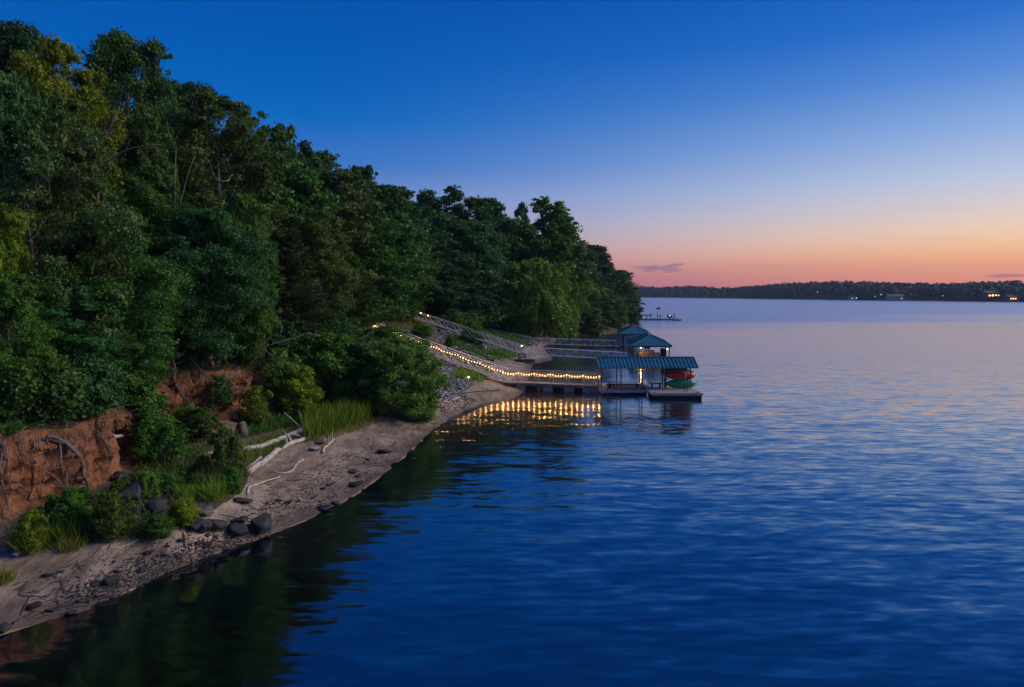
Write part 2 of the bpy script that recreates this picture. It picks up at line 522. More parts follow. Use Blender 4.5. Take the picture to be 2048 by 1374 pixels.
def sky_ramp(stops):
    r = N(nt, 'ShaderNodeValToRGB')
    cr = r.color_ramp
    pts = [(math.sin(math.radians(e)) / .5, c) for e, c in stops]
    cr.elements[0].position, cr.elements[0].color = pts[0][0], lin(*pts[0][1])
    cr.elements[1].position, cr.elements[1].color = pts[-1][0], lin(*pts[-1][1])
    for p, c in pts[1:-1]:
        e = cr.elements.new(p); e.color = lin(*c)
    L(zf.outputs[0], r.inputs[0])
    return r.outputs[0]


rA = sky_ramp([(0, (140, 92, 132)), (1.0, (152, 102, 140)), (1.9, (170, 124, 150)), (2.8, (177, 138, 162)), (3.6, (166, 140, 174)), (4.6, (150, 148, 186)),
               (5.8, (136, 150, 196)), (8.0, (104, 138, 201)), (10, (62, 118, 196)), (13.5, (8, 104, 190)), (16.5, (0, 94, 184)), (23, (0, 79, 171)), (29.9, (0, 66, 150))])
rB = sky_ramp([(0, (226, 130, 112)), (1.0, (240, 150, 114)), (1.9, (248, 166, 118)), (2.8, (253, 188, 138)), (3.6, (254, 206, 162)), (4.6, (247, 213, 184)),
               (5.8, (228, 212, 208)), (8.0, (194, 205, 228)), (11.2, (146, 178, 227)), (14.8, (92, 143, 217)), (18.3, (44, 114, 206)), (23, (10, 92, 190)), (29.9, (0, 74, 164))])
az = N(nt, 'ShaderNodeMath', operation='ARCTAN2'); L(sx.outputs['X'], az.inputs[0]); L(sx.outputs['Y'], az.inputs[1])
fa = N(nt, 'ShaderNodeMapRange', interpolation_type='SMOOTHSTEP')
fa.inputs['From Min'].default_value = math.radians(-18); fa.inputs['From Max'].default_value = math.radians(48)
L(az.outputs[0], fa.inputs[0])
fb = N(nt, 'ShaderNodeMapRange', interpolation_type='SMOOTHSTEP')
fb.inputs['From Min'].default_value = math.radians(75); fb.inputs['From Max'].default_value = math.radians(150)
fb.inputs['To Min'].default_value = 1; fb.inputs['To Max'].default_value = 0
L(az.outputs[0], fb.inputs[0])
fm = N(nt, 'ShaderNodeMath', operation='MULTIPLY'); L(fa.outputs[0], fm.inputs[0]); L(fb.outputs[0], fm.inputs[1])
mix = N(nt, 'ShaderNodeMix', data_type='RGBA'); L(fm.outputs[0], mix.inputs[0]); L(rA, mix.inputs[6]); L(rB, mix.inputs[7])
# thin streaks of high cloud close to the horizon, and one small wisp
cn = N(nt, 'ShaderNodeTexNoise'); cn.inputs['Scale'].default_value = 1; cn.inputs['Detail'].default_value = 7; cn.inputs['Roughness'].default_value = .6
cmap = N(nt, 'ShaderNodeMapping'); cmap.inputs['Scale'].default_value = (5, 5, 85); cmap.inputs['Rotation'].default_value = (0, math.radians(1.2), 0)
L(nv.outputs[0], cmap.inputs[0]); L(cmap.outputs[0], cn.inputs['Vector'])
cr_ = N(nt, 'ShaderNodeMapRange', interpolation_type='SMOOTHSTEP'); cr_.inputs['From Min'].default_value = .52; cr_.inputs['From Max'].default_value = .75
L(cn.outputs['Fac'], cr_.inputs[0])
band = N(nt, 'ShaderNodeMapRange', interpolation_type='SMOOTHSTEP'); band.inputs['From Min'].default_value = .02; band.inputs['From Max'].default_value = .15
band.inputs['To Min'].default_value = .14; band.inputs['To Max'].default_value = 0
L(sx.outputs['Z'], band.inputs[0])
cm = N(nt, 'ShaderNodeMath', operation='MULTIPLY'); L(cr_.outputs[0], cm.inputs[0]); L(band.outputs[0], cm.inputs[1])


def wisp(px, py, wx, wy, tilt):
    """soft elongated wisp of cloud centred on a direction of the sky"""
    d = ray(px, py).normalized()
    a0, e0 = math.atan2(d.x, d.y), d.z
    da = N(nt, 'ShaderNodeMath', operation='SUBTRACT'); da.inputs[1].default_value = a0; L(az.outputs[0], da.inputs[0])
    de = N(nt, 'ShaderNodeMath', operation='MULTIPLY_ADD'); de.inputs[1].default_value = tilt; L(da.outputs[0], de.inputs[0]); L(sx.outputs['Z'], de.inputs[2])
    de2 = N(nt, 'ShaderNodeMath', operation='SUBTRACT'); de2.inputs[1].default_value = e0; L(de.outputs[0], de2.inputs[0])
    n = N(nt, 'ShaderNodeTexNoise'); n.inputs['Scale'].default_value = 1; n.inputs['Detail'].default_value = 5
    mp_ = N(nt, 'ShaderNodeMapping'); mp_.inputs['Scale'].default_value = (45, 45, 260); L(nv.outputs[0], mp_.inputs[0]); L(mp_.outputs[0], n.inputs['Vector'])
    nn = N(nt, 'ShaderNodeMath', operation='MULTIPLY_ADD'); nn.inputs[1].default_value = wy * 2.4; nn.inputs[2].default_value = -wy * 1.2; L(n.outputs['Fac'], nn.inputs[0])
    de3 = N(nt, 'ShaderNodeMath', operation='ADD'); L(de2.outputs[0], de3.inputs[0]); L(nn.outputs[0], de3.inputs[1])
    qa = N(nt, 'ShaderNodeMath', operation='DIVIDE'); qa.inputs[1].default_value = wx; L(da.outputs[0], qa.inputs[0])
    qe = N(nt, 'ShaderNodeMath', operation='DIVIDE'); qe.inputs[1].default_value = wy; L(de3.outputs[0], qe.inputs[0])
    pa = N(nt, 'ShaderNodeMath', operation='POWER'); pa.inputs[1].default_value = 2
    aa = N(nt, 'ShaderNodeMath', operation='ABSOLUTE'); L(qa.outputs[0], aa.inputs[0]); L(aa.outputs[0], pa.inputs[0])
    pe = N(nt, 'ShaderNodeMath', operation='POWER'); pe.inputs[1].default_value = 2
    ab = N(nt, 'ShaderNodeMath', operation='ABSOLUTE'); L(qe.outputs[0], ab.inputs[0]); L(ab.outputs[0], pe.inputs[0])
    s_ = N(nt, 'ShaderNodeMath', operation='ADD'); L(pa.outputs[0], s_.inputs[0]); L(pe.outputs[0], s_.inputs[1])
    o_ = N(nt, 'ShaderNodeMapRange', interpolation_type='SMOOTHSTEP'); o_.inputs['From Min'].default_value = .1; o_.inputs['From Max'].default_value = 1
    o_.inputs['To Min'].default_value = .62; o_.inputs['To Max'].default_value = 0
    L(s_.outputs[0], o_.inputs[0])
    return o_.outputs[0]


def wmax(a, b):
    n = N(nt, 'ShaderNodeMath', operation='MAXIMUM'); L(a, n.inputs[0]); L(b, n.inputs[1]); return n.outputs[0]


ctot = wmax(wmax(cm.outputs[0], wisp(1315, 537, .042, .0052, .06)), wmax(wisp(2030, 551, .036, .0022, -.02), wisp(1345, 531, .02, .0025, -.12)))
mix2 = N(nt, 'ShaderNodeMix', data_type='RGBA'); L(ctot, mix2.inputs[0]); L(mix.outputs[2], mix2.inputs[6]); mix2.inputs[7].default_value = lin(128, 96, 132)
L(mix2.outputs[2], bg.inputs[0])

sun_d = bpy.data.lights.new('twilight_glow', 'SUN')
sun_d.energy = 2.7
sun_d.angle = math.radians(36)
sun_d.color = (1.0, .88, .74)
sun = bpy.data.objects.new('twilight_glow', sun_d)
dirv = Vector((math.sin(SUN_AZ) * math.cos(SUN_EL), math.cos(SUN_AZ) * math.cos(SUN_EL), math.sin(SUN_EL)))
sun.rotation_euler = (-dirv).to_track_quat('-Z', 'Y').to_euler()
COL.objects.link(sun)

scene.view_settings.view_transform = 'Standard'
scene.view_settings.look = 'None'
scene.view_settings.exposure = 0
scene.view_settings.gamma = 1
c = scene.cycles
scene.render.engine = 'CYCLES'
c.max_bounces = 6; c.diffuse_bounces = 2; c.glossy_bounces = 3; c.transmission_bounces = 3; c.transparent_max_bounces = 8
c.caustics_reflective = False; c.caustics_refractive = False
c.use_denoising = True
c.sample_clamp_indirect = 4

# ------------------------------------------------------------------ terrain
INL = Vector((-.93, .36, 0))     # inland
V = lambda x, y, z: Vector((x, y, z))
# shore, beach top, bank foot, bank top for a row of stations going away from the camera
ST = [
    (V(-60, -25, 0), V(-66, -20, 1), V(-68, -18, 1.8), V(-70, -16, 5)),
    (V(-30, 7, 0), V(-33, 12, 1), V(-34, 13.5, 1.8), V(-35.5, 14.5, 4.9)),
    (P(0, 1268), P(0, 1100, 1.0), P(0, 1045, 1.7), V(-19.9, 25.2, 4.8)),
    (P(200, 1205), P(200, 1068, 1.0), P(160, 1000, 1.7), V(-18.6, 28.4, 4.3)),
    (P(400, 1118), P(360, 1052, 1.0), P(260, 930, 1.8), V(-19.4, 34, 4.65)),
    (P(560, 1062), P(480, 985, 1.0), P(350, 860, 2.0), V(-21.2, 41.4, 5.35)),
    (P(700, 995), P(520, 925, 1.0), P(450, 850, 2.0), V(-18.6, 44, 5.15)),
    (P(800, 920), P(640, 865, 1.0), P(570, 825, 1.8), V(-17, 49.5, 4.9)),
    (P(880, 850), P(760, 832, 1.0), P(690, 800, 1.5), V(-17, 58, 5.1)),
    (P(950, 812), P(870, 805, .9), P(850, 785, 1.2), V(-18, 72, 5.3)),
    (P(1045, 786), P(945, 770, 1.0), P(930, 758, 1.4), V(-19.2, 84, 5.2)),
    (P(1066, 730), P(1000, 712, 1.0), P(985, 700, 1.5), V(-18.8, 98, 6.1)),
    (P(1105, 718), P(1045, 700, .9), P(1030, 692, 1.5), V(-16.5, 109, 6.3)),
    (P(1085, 694), P(1075, 683, .8), P(1065, 680, 1.2), V(-11, 124, 4.6)),
    (P(1130, 675), P(1125, 668, 1.0), V(8.5, 152, 1.5), V(2, 156, 4.5)),
    (P(1235, 666), V(23.5, 171, 1), V(22, 173, 1.5), V(15, 178, 4.5)),
    (P(1265, 650), V(34, 213, 1), V(32.5, 215, 1.5), V(26, 220, 4.5)),
    (P(1279, 640), V(43, 251, 1), V(41, 253, 1.4), V(34, 258, 4)),
    (V(50, 300, 0), V(46, 303, 1), V(44, 305, 1.4), V(36, 310, 4)),
    (V(48, 420, 0), V(42, 424, 1), V(40, 426, 1.4), V(30, 430, 4)),
    (V(30, 640, 0), V(24, 644, 1), V(22, 646, 1.4), V(12, 650, 4)),
]
HILL = [(4, .6), (15, 4), (40, 11), (120, 15)]
rows_ctrl = []
for i, (S, B, C_, T) in enumerate(ST):
    D1 = S - INL * 2.5 + V(0, 0, -.30); D2 = S - INL * 8 + V(0, 0, -1.8); D3 = S - INL * 45 + V(0, 0, -4.5)
    k = 1.0 if i < 12 else max(.35, 1 - .12 * (i - 11))
    Hs = [T + INL * d + V(0, 0, h * k) for d, h in HILL]
    rows_ctrl.append([D3, D2, D1, S, B, C_, T] + Hs)
NC = len(rows_ctrl[0])


def catmull(p0, p1, p2, p3, t):
    return 0.5 * ((2 * p1) + (p2 - p0) * t + (2 * p0 - 5 * p1 + 4 * p2 - p3) * t * t + (3 * p1 - p0 - 3 * p2 + p3) * t ** 3)


rows = []
station_of = []
for i in range(len(ST) - 1):
    a, b = rows_ctrl[i], rows_ctrl[i + 1]
    d = max((a[3] - b[3]).length, (a[6] - b[6]).length)
    y = b[3].y
    step = .38 if 15 < y < 62 else (.7 if y < 130 else 4)
    if y < 15: step = 2
    n = max(3, int(d / step))
    A0 = rows_ctrl[max(0, i - 1)]; B1 = rows_ctrl[min(len(ST) - 1, i + 2)]
    for q in range(n + (1 if i == len(ST) - 2 else 0)):
        t = q / n
        rows.append([catmull(A0[k], a[k], b[k], B1[k], t) if k in (3, 4) and 1 < i < 12 else a[k].lerp(b[k], t) for k in range(NC)])
        station_of.append(i + t)
SUB = [5, 7, 7, 16, 9, 22, 8, 12, 10, 5]
NAMES = ['bed', 'bed', 'bed', 'beach', 'brush', 'bank', 'hill', 'hill', 'hill', 'hill']
grid, band_of = [], []
for r_ in rows:
    line = []
    for k in range(NC - 1):
        for q in range(SUB[k]):
            line.append(r_[k].lerp(r_[k + 1], q / SUB[k]))
    line.append(r_[-1])
    grid.append(line)
for k in range(NC - 1): band_of += [k] * SUB[k]
fb_ = noise.fractal
for ri, line in enumerate(grid):
    st = station_of[ri]
    for ci, p in enumerate(line):
        k = band_of[min(ci, len(band_of) - 1)]
        if k <= 2:
            p.z += .06 * fb_(p * .5, .8, 2.1, 3) * min(1, -p.z * 3)
        elif k == 3:
            u = (ci - sum(SUB[:3])) / SUB[3]
            f = min(1, .35 + u * 3)
            p.z += (.12 * fb_(p * .6, .8, 2.1, 4) + .04 * noise.noise(p * 2.6)) * f
        elif k == 4:
            p.z += .14 * fb_(p * .9, .8, 2.1, 4)
        elif k == 5:
            u = (ci - sum(SUB[:5])) / SUB[5]
            e = math.sin(math.pi * min(1, u * 1.02)) ** .7
            cliff = 1.0 if st < 8 else .3
            # gullies and slumped lobes
            q = Vector((p.x * .75 + p.y * .75, p.z * .22, 0))
            g_ = abs(fb_(q * 1.1, .8, 2.1, 4)) * 2 - .55
            g2 = abs(fb_(Vector((p.x * .75 + p.y * .75, p.z * .5, 3)) * 2.6, .8, 2.1, 3))
            p += INL * (g_ * 1.25 + .55 * g2 + .4 * fb_(p * 1.7, .8, 2.1, 4)) * e * cliff
            if cliff == 1.0:
                p -= INL * .55 * math.sin(math.pi * u) * (u - .35)      # slight overhang at the top
                p.z += .12 * fb_(p * 1.7, .9, 2.1, 3) * e
            else:
                p.z += .35 * fb_(p * .35, .9, 2.1, 3) * e
        else:
            p.z += .3 * fb_(p * .22, .8, 2.1, 4) * min(1, (ci - sum(SUB[:6])) / 6)


def sheet(name, c0, c1, r0, r1, mat, label, cat):
    vs, fs = [], []
    w = c1 - c0 + 1
    for i in range(r0, r1 + 1):
        for j in range(c0, c1 + 1): vs.append(grid[i][j])
    for i in range(r1 - r0):
        for j in range(w - 1):
            a = i * w + j
            fs.append((a, a + w, a + w + 1, a + 1))
    mb = MB(); mb.add(vs, fs, True)
    o = link(name, mb.mesh(name), mat)
    tag(o, label, cat, kind='structure')
    return o


def row_at(s):
    return min(range(len(station_of)), key=lambda i: abs(station_of[i] - s))


cs = [0]
for s_ in SUB: cs.append(cs[-1] + s_)
R0, R1 = 0, len(rows) - 1
grounds = []
grounds.append(sheet('lake_bed', 0, cs[3], R0, R1, M['bed'], 'sandy and muddy lake bed beside the beach, painted with blue water glow where deep', 'lake bed'))
rb, rc = row_at(8.4), row_at(13.3)
grounds.append(sheet('beach', cs[3], cs[4], R0, rc, M['sand'], 'narrow sandy beach with dark debris along the water', 'beach'))
grounds.append(sheet('far_bank', cs[3], cs[4], rc, R1, M['far_bank'], 'dark brown stony shore under the far lakeside trees', 'bank'))
grounds.append(sheet('brushy_ground', cs[4], cs[5], R0, rb, M['soil'], 'dark weedy ground between the beach and the clay bank', 'ground'))
grounds.append(sheet('clay_bank', cs[5], cs[6], R0, rb, M['clay'], 'eroded bank of bare orange clay below the trees', 'bank'))
grounds.append(sheet('riprap_slope', cs[4], cs[6], rb, rc, M['riprap_bed'], 'slope of grey rubble falling from the lawn to the beach', 'slope'))
grounds.append(sheet('wooded_bank', cs[4], cs[6], rc, R1, M['soil'], 'dark bank under the far lakeside trees', 'bank'))
grounds.append(sheet('forest_floor', cs[6], cs[10], R0, R1, M['floor'], 'leaf covered hillside under the trees', 'hillside'))

_bv = []
bmg = bmesh.new()
for o in grounds: bmg.from_mesh(o.data)
BVH = BVHTree.FromBMesh(bmg)
bmg.free()


def ground_z(x, y, default=3.0):
    h = BVH.ray_cast(Vector((x, y, 80)), Vector((0, 0, -1)))
    return h[0].z if h[0] is not None else default


def G(px, py, lift=0.0):
    """the ground point seen at a pixel of the photo"""
    d = ray(px, py).normalized()
    h = BVH.ray_cast(CAM, d)
    p = h[0] if h[0] is not None else P(px, py, 1)
    return p + Vector((0, 0, lift))


# water
mb = MB()
mb.add([(-120, -80, 0), (4000, -80, 0), (4000, 4000, 0), (-120, 4000, 0)], [(0, 1, 2, 3)])
tag(mb.build('lake', M['water'], origin=(0, 0, 0)), 'blue rippled lake reflecting the evening sky', 'lake', kind='structure')
mb = MB()
mb.add([(-120, -80, -5), (4000, -80, -5), (4000, 4000, -5), (-120, 4000, -5)], [(0, 1, 2, 3)])
tag(mb.build('deep_lake_bed', M['bed'], origin=(0, 0, 0)), 'lake floor painted blue for the light scattered in the open water', 'lake bed', kind='structure')

# ------------------------------------------------------------------ vegetation
def leaves_mesh(name, c, a, b, la, lb, tint):
    """one small diamond leaf per row: centre c, long axis a, cross axis b"""
    n = len(c)
    la = np.asarray(la).reshape(-1, 1) if hasattr(la, '__len__') else la
    lb = np.asarray(lb).reshape(-1, 1) if hasattr(lb, '__len__') else lb
    v = np.empty((n, 4, 3), np.float32)
    v[:, 0] = c - a * la * .5
    v[:, 1] = c - b * lb * .5
    v[:, 2] = c + a * la * .5
    v[:, 3] = c + b * lb * .5
    me = bpy.data.meshes.new(name)
    me.vertices.add(n * 4); me.loops.add(n * 4); me.polygons.add(n)
    me.vertices.foreach_set('co', v.ravel())
    me.loops.foreach_set('vertex_index', np.arange(n * 4, dtype=np.int32))
    me.polygons.foreach_set('loop_start', np.arange(0, n * 4, 4, dtype=np.int32))
    at = me.attributes.new('tint', 'FLOAT', 'FACE')
    at.data.foreach_set('value', np.asarray(tint, np.float32))
    me.update(calc_edges=True)
    return me


def unit(v):
    return v / np.maximum(np.linalg.norm(v, axis=-1, keepdims=True), 1e-9)


def leaf_axes(n, out, up=.5, rnd=.9, droop=0.0):
    """leaf planes that face outwards and upwards with a lot of scatter"""
    nrm = unit(out + np.array([0, 0, up]) + RNG.normal(size=(n, 3)) * rnd)
    t = RNG.normal(size=(n, 3)) + np.array([0, 0, -droop])
    a = unit(t - nrm * np.sum(t * nrm, 1, keepdims=True))
    return a, np.cross(nrm, a)


def crown_from_lobes(lobes, n_leaves, leaf, ncl=55, flat=.8, up=.5, spread=.20, droop=0.0, aspect=.62, inner=.12, ragged=.16):
    """lobes: list of (centre, radius); clusters of leaves on the lobes' shells"""
    tot = sum(r ** 2 for _, r in lobes)
    Cs, As, Bs, Ts, Ls = [], [], [], [], []
    allc = np.array([c for c, _ in lobes]); mid = allc.mean(0)
    for c, r in lobes:
        n = int(n_leaves * r * r / tot)
        k = max(6, int(ncl * RNG.uniform(.7, 1.3)))
        d = unit(RNG.normal(size=(k, 3)) + np.array([0, 0, .35]) + unit(np.array(c) - mid + 1e-6) * .35)
        rad = r * RNG.uniform(.62, 1.12, (k, 1))
        rad[RNG.random(k) < inner] *= .5
        tip = RNG.random(k) < ragged
        rad[tip] *= RNG.uniform(1.15, 1.55, (int(tip.sum()), 1))
        cl = np.array(c) + d * rad * np.array([1, 1, flat])
        ct = np.clip(RNG.normal(.45, .2, k) + .12 * d[:, 2], 0, 1)
        w = RNG.uniform(.4, 1.6, k); w /= w.sum()
        idx = RNG.choice(k, n, p=w)
        sg = r * spread * RNG.uniform(.6, 1.4, (k, 1)) * np.where(tip, .6, 1)[:, None]
        pos = cl[idx] + RNG.normal(size=(n, 3)) * sg[idx] * np.array([1, 1, .6])
        pos[:, 2] -= droop * np.abs(RNG.normal(size=n)) * r * .3
        a, b = leaf_axes(n, d[idx], up, .85, droop)
        s = leaf * np.clip(np.exp(RNG.normal(-.05, .38, n)), .45, 2.2)
        Cs.append(pos); As.append(a); Bs.append(b); Ls.append(s)
        Ts.append(np.clip(ct[idx] + RNG.normal(0, .12, n), 0, 1))
    return np.concatenate(Cs), np.concatenate(As), np.concatenate(Bs), np.concatenate(Ls), np.concatenate(Ts), aspect


def limb_pts(p0, p1, k=4, wob=.08):
    p0, p1 = Vector(p0), Vector(p1)
    L_ = (p1 - p0).length
    pts = []
    for i in range(k + 1):
        t = i / k
        p = p0.lerp(p1, t)
        p.z += -.12 * L_ * math.sin(math.pi * t) if p1.z > p0.z else .05 * L_ * math.sin(math.pi * t)
        if 0 < i < k: p += Vector((random.uniform(-1, 1), random.uniform(-1, 1), random.uniform(-1, 1))) * wob * L_
        pts.append(p)
    return pts


PROTO = {}


def proto(key, lobes, H, W, n_leaves, leaf, trunk_r, n_stems=1, trunk_top=.8, nbranch=3, **kw):
    """store a tree kind as two meshes (trunk with limbs, crown); base at the origin, height H, width W"""
    cen, a, b, s, t, asp = crown_from_lobes(lobes, n_leaves, leaf, **kw)
    crown = leaves_mesh(key + '_crown', cen, a, b, s, s * asp, t)
    mb = MB()
    stems = []
    for k in range(n_stems):
        if n_stems == 1: top = Vector((random.uniform(-.3, .3), random.uniform(-.3, .3), H * trunk_top)); base = Vector((0, 0, -.4))
        else:
            an = 2 * math.pi * k / n_stems + random.uniform(-.4, .4)
            base = Vector((math.cos(an) * .25, math.sin(an) * .25, -.3))
            top = Vector((math.cos(an) * W * .22, math.sin(an) * W * .22, H * trunk_top * random.uniform(.75, 1)))
        pts = limb_pts(base, top, 6, .018)
        mb.tube(pts, [trunk_r * (1.25 - 1.05 * i / 6) + .012 for i in range(7)], 7)
        stems.append((base, top))
    for c_, r_ in lobes:
        cv = Vector(c_)
        base, top = min(stems, key=lambda s_: (s_[1].xy - cv.xy).length)
        f = max(.1, min(.95, (cv.z - base.z - (cv.xy - top.xy).length * .75 - r_ * .2) / max(.1, top.z - base.z)))
        p0 = base.lerp(top, f)
        r0 = trunk_r * (1.05 - .85 * f) * .5 + .012
        mb.tube(limb_pts(p0, cv, 4), [r0 * (1 - .75 * i / 4) for i in range(5)], 5)
        for _ in range(nbranch):
            d = Vector((random.gauss(0, 1), random.gauss(0, 1), random.gauss(.3, .8))).normalized()
            mb.tube(limb_pts(cv, cv + d * r_ * .9, 2), [r0 * .4, r0 * .25, .008], 4, cap=False)
    PROTO[key] = (mb.mesh(key + '_trunk'), crown, H, W)


def round_lobes(seed, H, W, cb, n, r, prof='dome'):
    rg = random.Random(seed)
    out = []
    for i in range(n):
        t = cb + (1 - cb) * ((i + .5) / n) ** .85
        if prof == 'dome': R = W / 2 * math.sqrt(max(.06, 1 - (max(0, t - .55) / .46) ** 2)) * (.62 + .38 * min(1, (t - cb) / .25))
        elif prof == 'cone': R = W / 2 * (1.08 - (t - cb) / (1 - cb)) ** .8
        elif prof == 'column': R = W / 2 * (.55 + .45 * math.sin(math.pi * min(1, t * 1.1)))
        else: R = W / 2
        an = i * 2.39996 + rg.uniform(-.5, .5)
        rr = r * rg.uniform(.55, 1.4) * (1 - .35 * max(0, t - .7) / .3)
        R *= rg.uniform(.72, 1.22)
        d = max(0, R - rr * .75) * math.sqrt(rg.uniform(.25, 1))
        out.append((np.array([math.cos(an) * d, math.sin(an) * d, min(t * H, H - rr * .7)]), rr))
    return out


# near kinds carry small leaves; far kinds fewer and larger ones
proto('oak_a', round_lobes(1, 15, 10, .14, 44, 1.4), 15, 10, 115000, .155, .24, ncl=34, spread=.2, flat=.62)
proto('oak_b', round_lobes(2, 14, 9, .12, 38, 1.35), 14, 9, 100000, .155, .22, ncl=28, spread=.19, flat=.6)
proto('oak_c', round_lobes(3, 16, 9, .2, 44, 1.15), 16, 9, 84000, .155, .2, ncl=22, spread=.22, flat=.6)           # looser
proto('oak_airy', round_lobes(4, 15, 9.5, .25, 38, 1.05), 15, 9.5, 54000, .155, .17, ncl=16, spread=.25, flat=.6, n_stems=2, trunk_top=.85)
proto('oak_far', round_lobes(5, 17, 10, .12, 40, 1.6), 17, 10, 46000, .29, .25, ncl=34, spread=.2, flat=.68)
proto('oak_far_b', round_lobes(6, 16, 9, .1, 44, 1.3), 16, 9, 44000, .29, .22, ncl=26, spread=.2, flat=.68)
proto('airy_far', round_lobes(8, 17, 8, .35, 24, 1.15), 17, 8, 16000, .33, .18, ncl=20, spread=.24)
proto('poplar_far', round_lobes(9, 20, 9, .15, 40, 1.35, 'column'), 20, 9, 40000, .33, .25, flat=1.35, ncl=34, spread=.2)
proto('cone_far', round_lobes(10, 15, 9, .04, 34, 1.6, 'cone'), 15, 9, 38000, .3, .2, spread=.2)


def willow(key, H, W, nlobe, n_leaves, leaf, trunk_r, seed):
    """round crown of drooping strands"""
    lobes = round_lobes(seed, H, W, .2, nlobe, W * .19)
    PROTO_l = [(c_, r_) for c_, r_ in lobes]
    cs_, as_, bs_, ss_, ts_ = [], [], [], [], []
    tot = sum(r_ ** 2 for _, r_ in PROTO_l)
    for c_, r_ in PROTO_l:
        n = int(n_leaves * r_ * r_ / tot)
        k = max(20, n // 26)
        d = unit(RNG.normal(size=(k, 3)) + np.array([0, 0, .6]))
        root = c_ + d * r_ * RNG.uniform(.7, 1.05, (k, 1))
        ln = r_ * RNG.uniform(.3, .85, k)
        idx = RNG.integers(0, k, n)
        u = RNG.random(n)
        pos = root[idx] + np.stack([d[idx, 0] * u * .35 * r_, d[idx, 1] * u * .35 * r_, -u * ln[idx]], 1) + RNG.normal(size=(n, 3)) * .07
        pos[:, 2] = np.maximum(pos[:, 2], .15)
        a, b = leaf_axes(n, d[idx], .1, .7, 1.4)
        cs_.append(pos); as_.append(a); bs_.append(b); ss_.append(leaf * RNG.uniform(.7, 1.3, n))
        ct = np.clip(RNG.normal(.45, .2, k), 0, 1)
        ts_.append(np.clip(ct[idx] + .15 * (1 - u) + RNG.normal(0, .1, n), 0, 1))
    cen, a, b, s, t = [np.concatenate(x) for x in (cs_, as_, bs_, ss_, ts_)]
    proto(key, PROTO_l, H, W, 200, leaf, trunk_r, n_stems=2, trunk_top=.6)
    crown = leaves_mesh(key + '_strands', cen, a, b, s, s * .35, t)
    PROTO[key] = (PROTO[key][0], crown, H, W)


willow('willow_far', 12, 11, 22, 34000, .42, .22, 21)


def conifer(key, H, W, n_whorl, per, n_leaves, leaf, r, seed, lift=.5, asp=.22, cb=.04, ragged=.25):
    """cedar: leader with many upswept sprays of fine needles"""
    rg = random.Random(seed)
    mb = MB()
    mb.tube([(0, 0, -.3), (.05, 0, H * .5), (0, .05, H * .98)], [r, r * .6, .015], 7)
    tips = []
    for i in range(n_whorl):
        t = cb + (1 - cb) * i / n_whorl
        R = W / 2 * (1.02 - t) ** .75 * (.7 if t < .1 else 1)
        for k in range(per):
            an = rg.uniform(0, 6.283)
            q = R * rg.uniform(1 - ragged * 1.6, 1 + ragged * .4)
            p0 = Vector((0, 0, t * H * .97))
            p1 = p0 + Vector((math.cos(an) * q, math.sin(an) * q, q * lift * rg.uniform(.6, 1.2)))
            mb.tube([p0, p0.lerp(p1, .5) - Vector((0, 0, .05 * q)), p1], [r * .3 * (1.1 - t), r * .18 * (1.1 - t), .006], 4, cap=False)
            tips.append((p0, p1, rg.random()))
    m = len(tips)
    A = np.array([tuple(x[0]) for x in tips]); B = np.array([tuple(x[1]) for x in tips]); ct = np.array([x[2] for x in tips])
    lw = np.linalg.norm(B - A, axis=1) + .1
    idx = RNG.choice(m, n_leaves, p=lw / lw.sum())
    u = RNG.random(n_leaves) ** .6
    pos = A[idx] + (B - A)[idx] * u[:, None] + RNG.normal(size=(n_leaves, 3)) * (.05 + .1 * lw[idx] * (1.15 - u))[:, None] * np.array([1, 1, .6])
    d = unit(B - A)[idx]
    ax = unit(d * 1.2 + np.array([0, 0, .5]) + RNG.normal(size=(n_leaves, 3)) * .55)
    bx = unit(np.cross(ax, RNG.normal(size=(n_leaves, 3))))
    s = leaf * RNG.uniform(.6, 1.4, n_leaves)
    tint = np.clip(.3 + .3 * ct[idx] + .25 * u + RNG.normal(0, .1, n_leaves), 0, 1)
    PROTO[key] = (mb.mesh(key + '_trunk'), leaves_mesh(key + '_crown', pos, ax, bx, s, s * asp, tint), H, W)


conifer('cedar_near', 6, 4, 34, 9, 42000, .26, .1, 31)
conifer('cypress', 14, 9, 46, 9, 52000, .34, .2, 32, lift=.15, ragged=.35)
conifer('feather', 11, 8, 40, 8, 40000, .36, .16, 33, lift=.3, ragged=.45, asp=.3)

proto('shrub_round', round_lobes(41, 3, 3.2, .04, 44, .42), 3, 3.2, 30000, .11, .035, n_stems=5, trunk_top=.75, ncl=16, spread=.32, ragged=.38, flat=1.0)
proto('shrub_loose', round_lobes(42, 2.4, 3, .1, 34, .36), 2.4, 3, 13000, .11, .025, n_stems=6, trunk_top=.8, ncl=10, spread=.34, ragged=.45, flat=1.1)
proto('shrub_tall', round_lobes(43, 4.5, 3, .08, 48, .42, 'column'), 4.5, 3, 34000, .12, .04, n_stems=4, trunk_top=.8, ncl=16, spread=.3, ragged=.35, flat=1.1)
proto('bush_far', round_lobes(44, 5, 5.5, .06, 20, 1.05), 5, 5.5, 15000, .24, .06, n_stems=4, trunk_top=.7, spread=.22)
proto('willow_shrub', round_lobes(22, 5, 5, .06, 60, .62), 5, 5, 80000, .15, .05, n_stems=6, trunk_top=.75, ncl=20, spread=.27, aspect=.3, ragged=.3, flat=1.0, up=.1)
proto('underbush', round_lobes(45, 3, 4, .08, 18, .75), 3, 4, 16000, .16, .04, n_stems=4, trunk_top=.7, ncl=24, spread=.24)


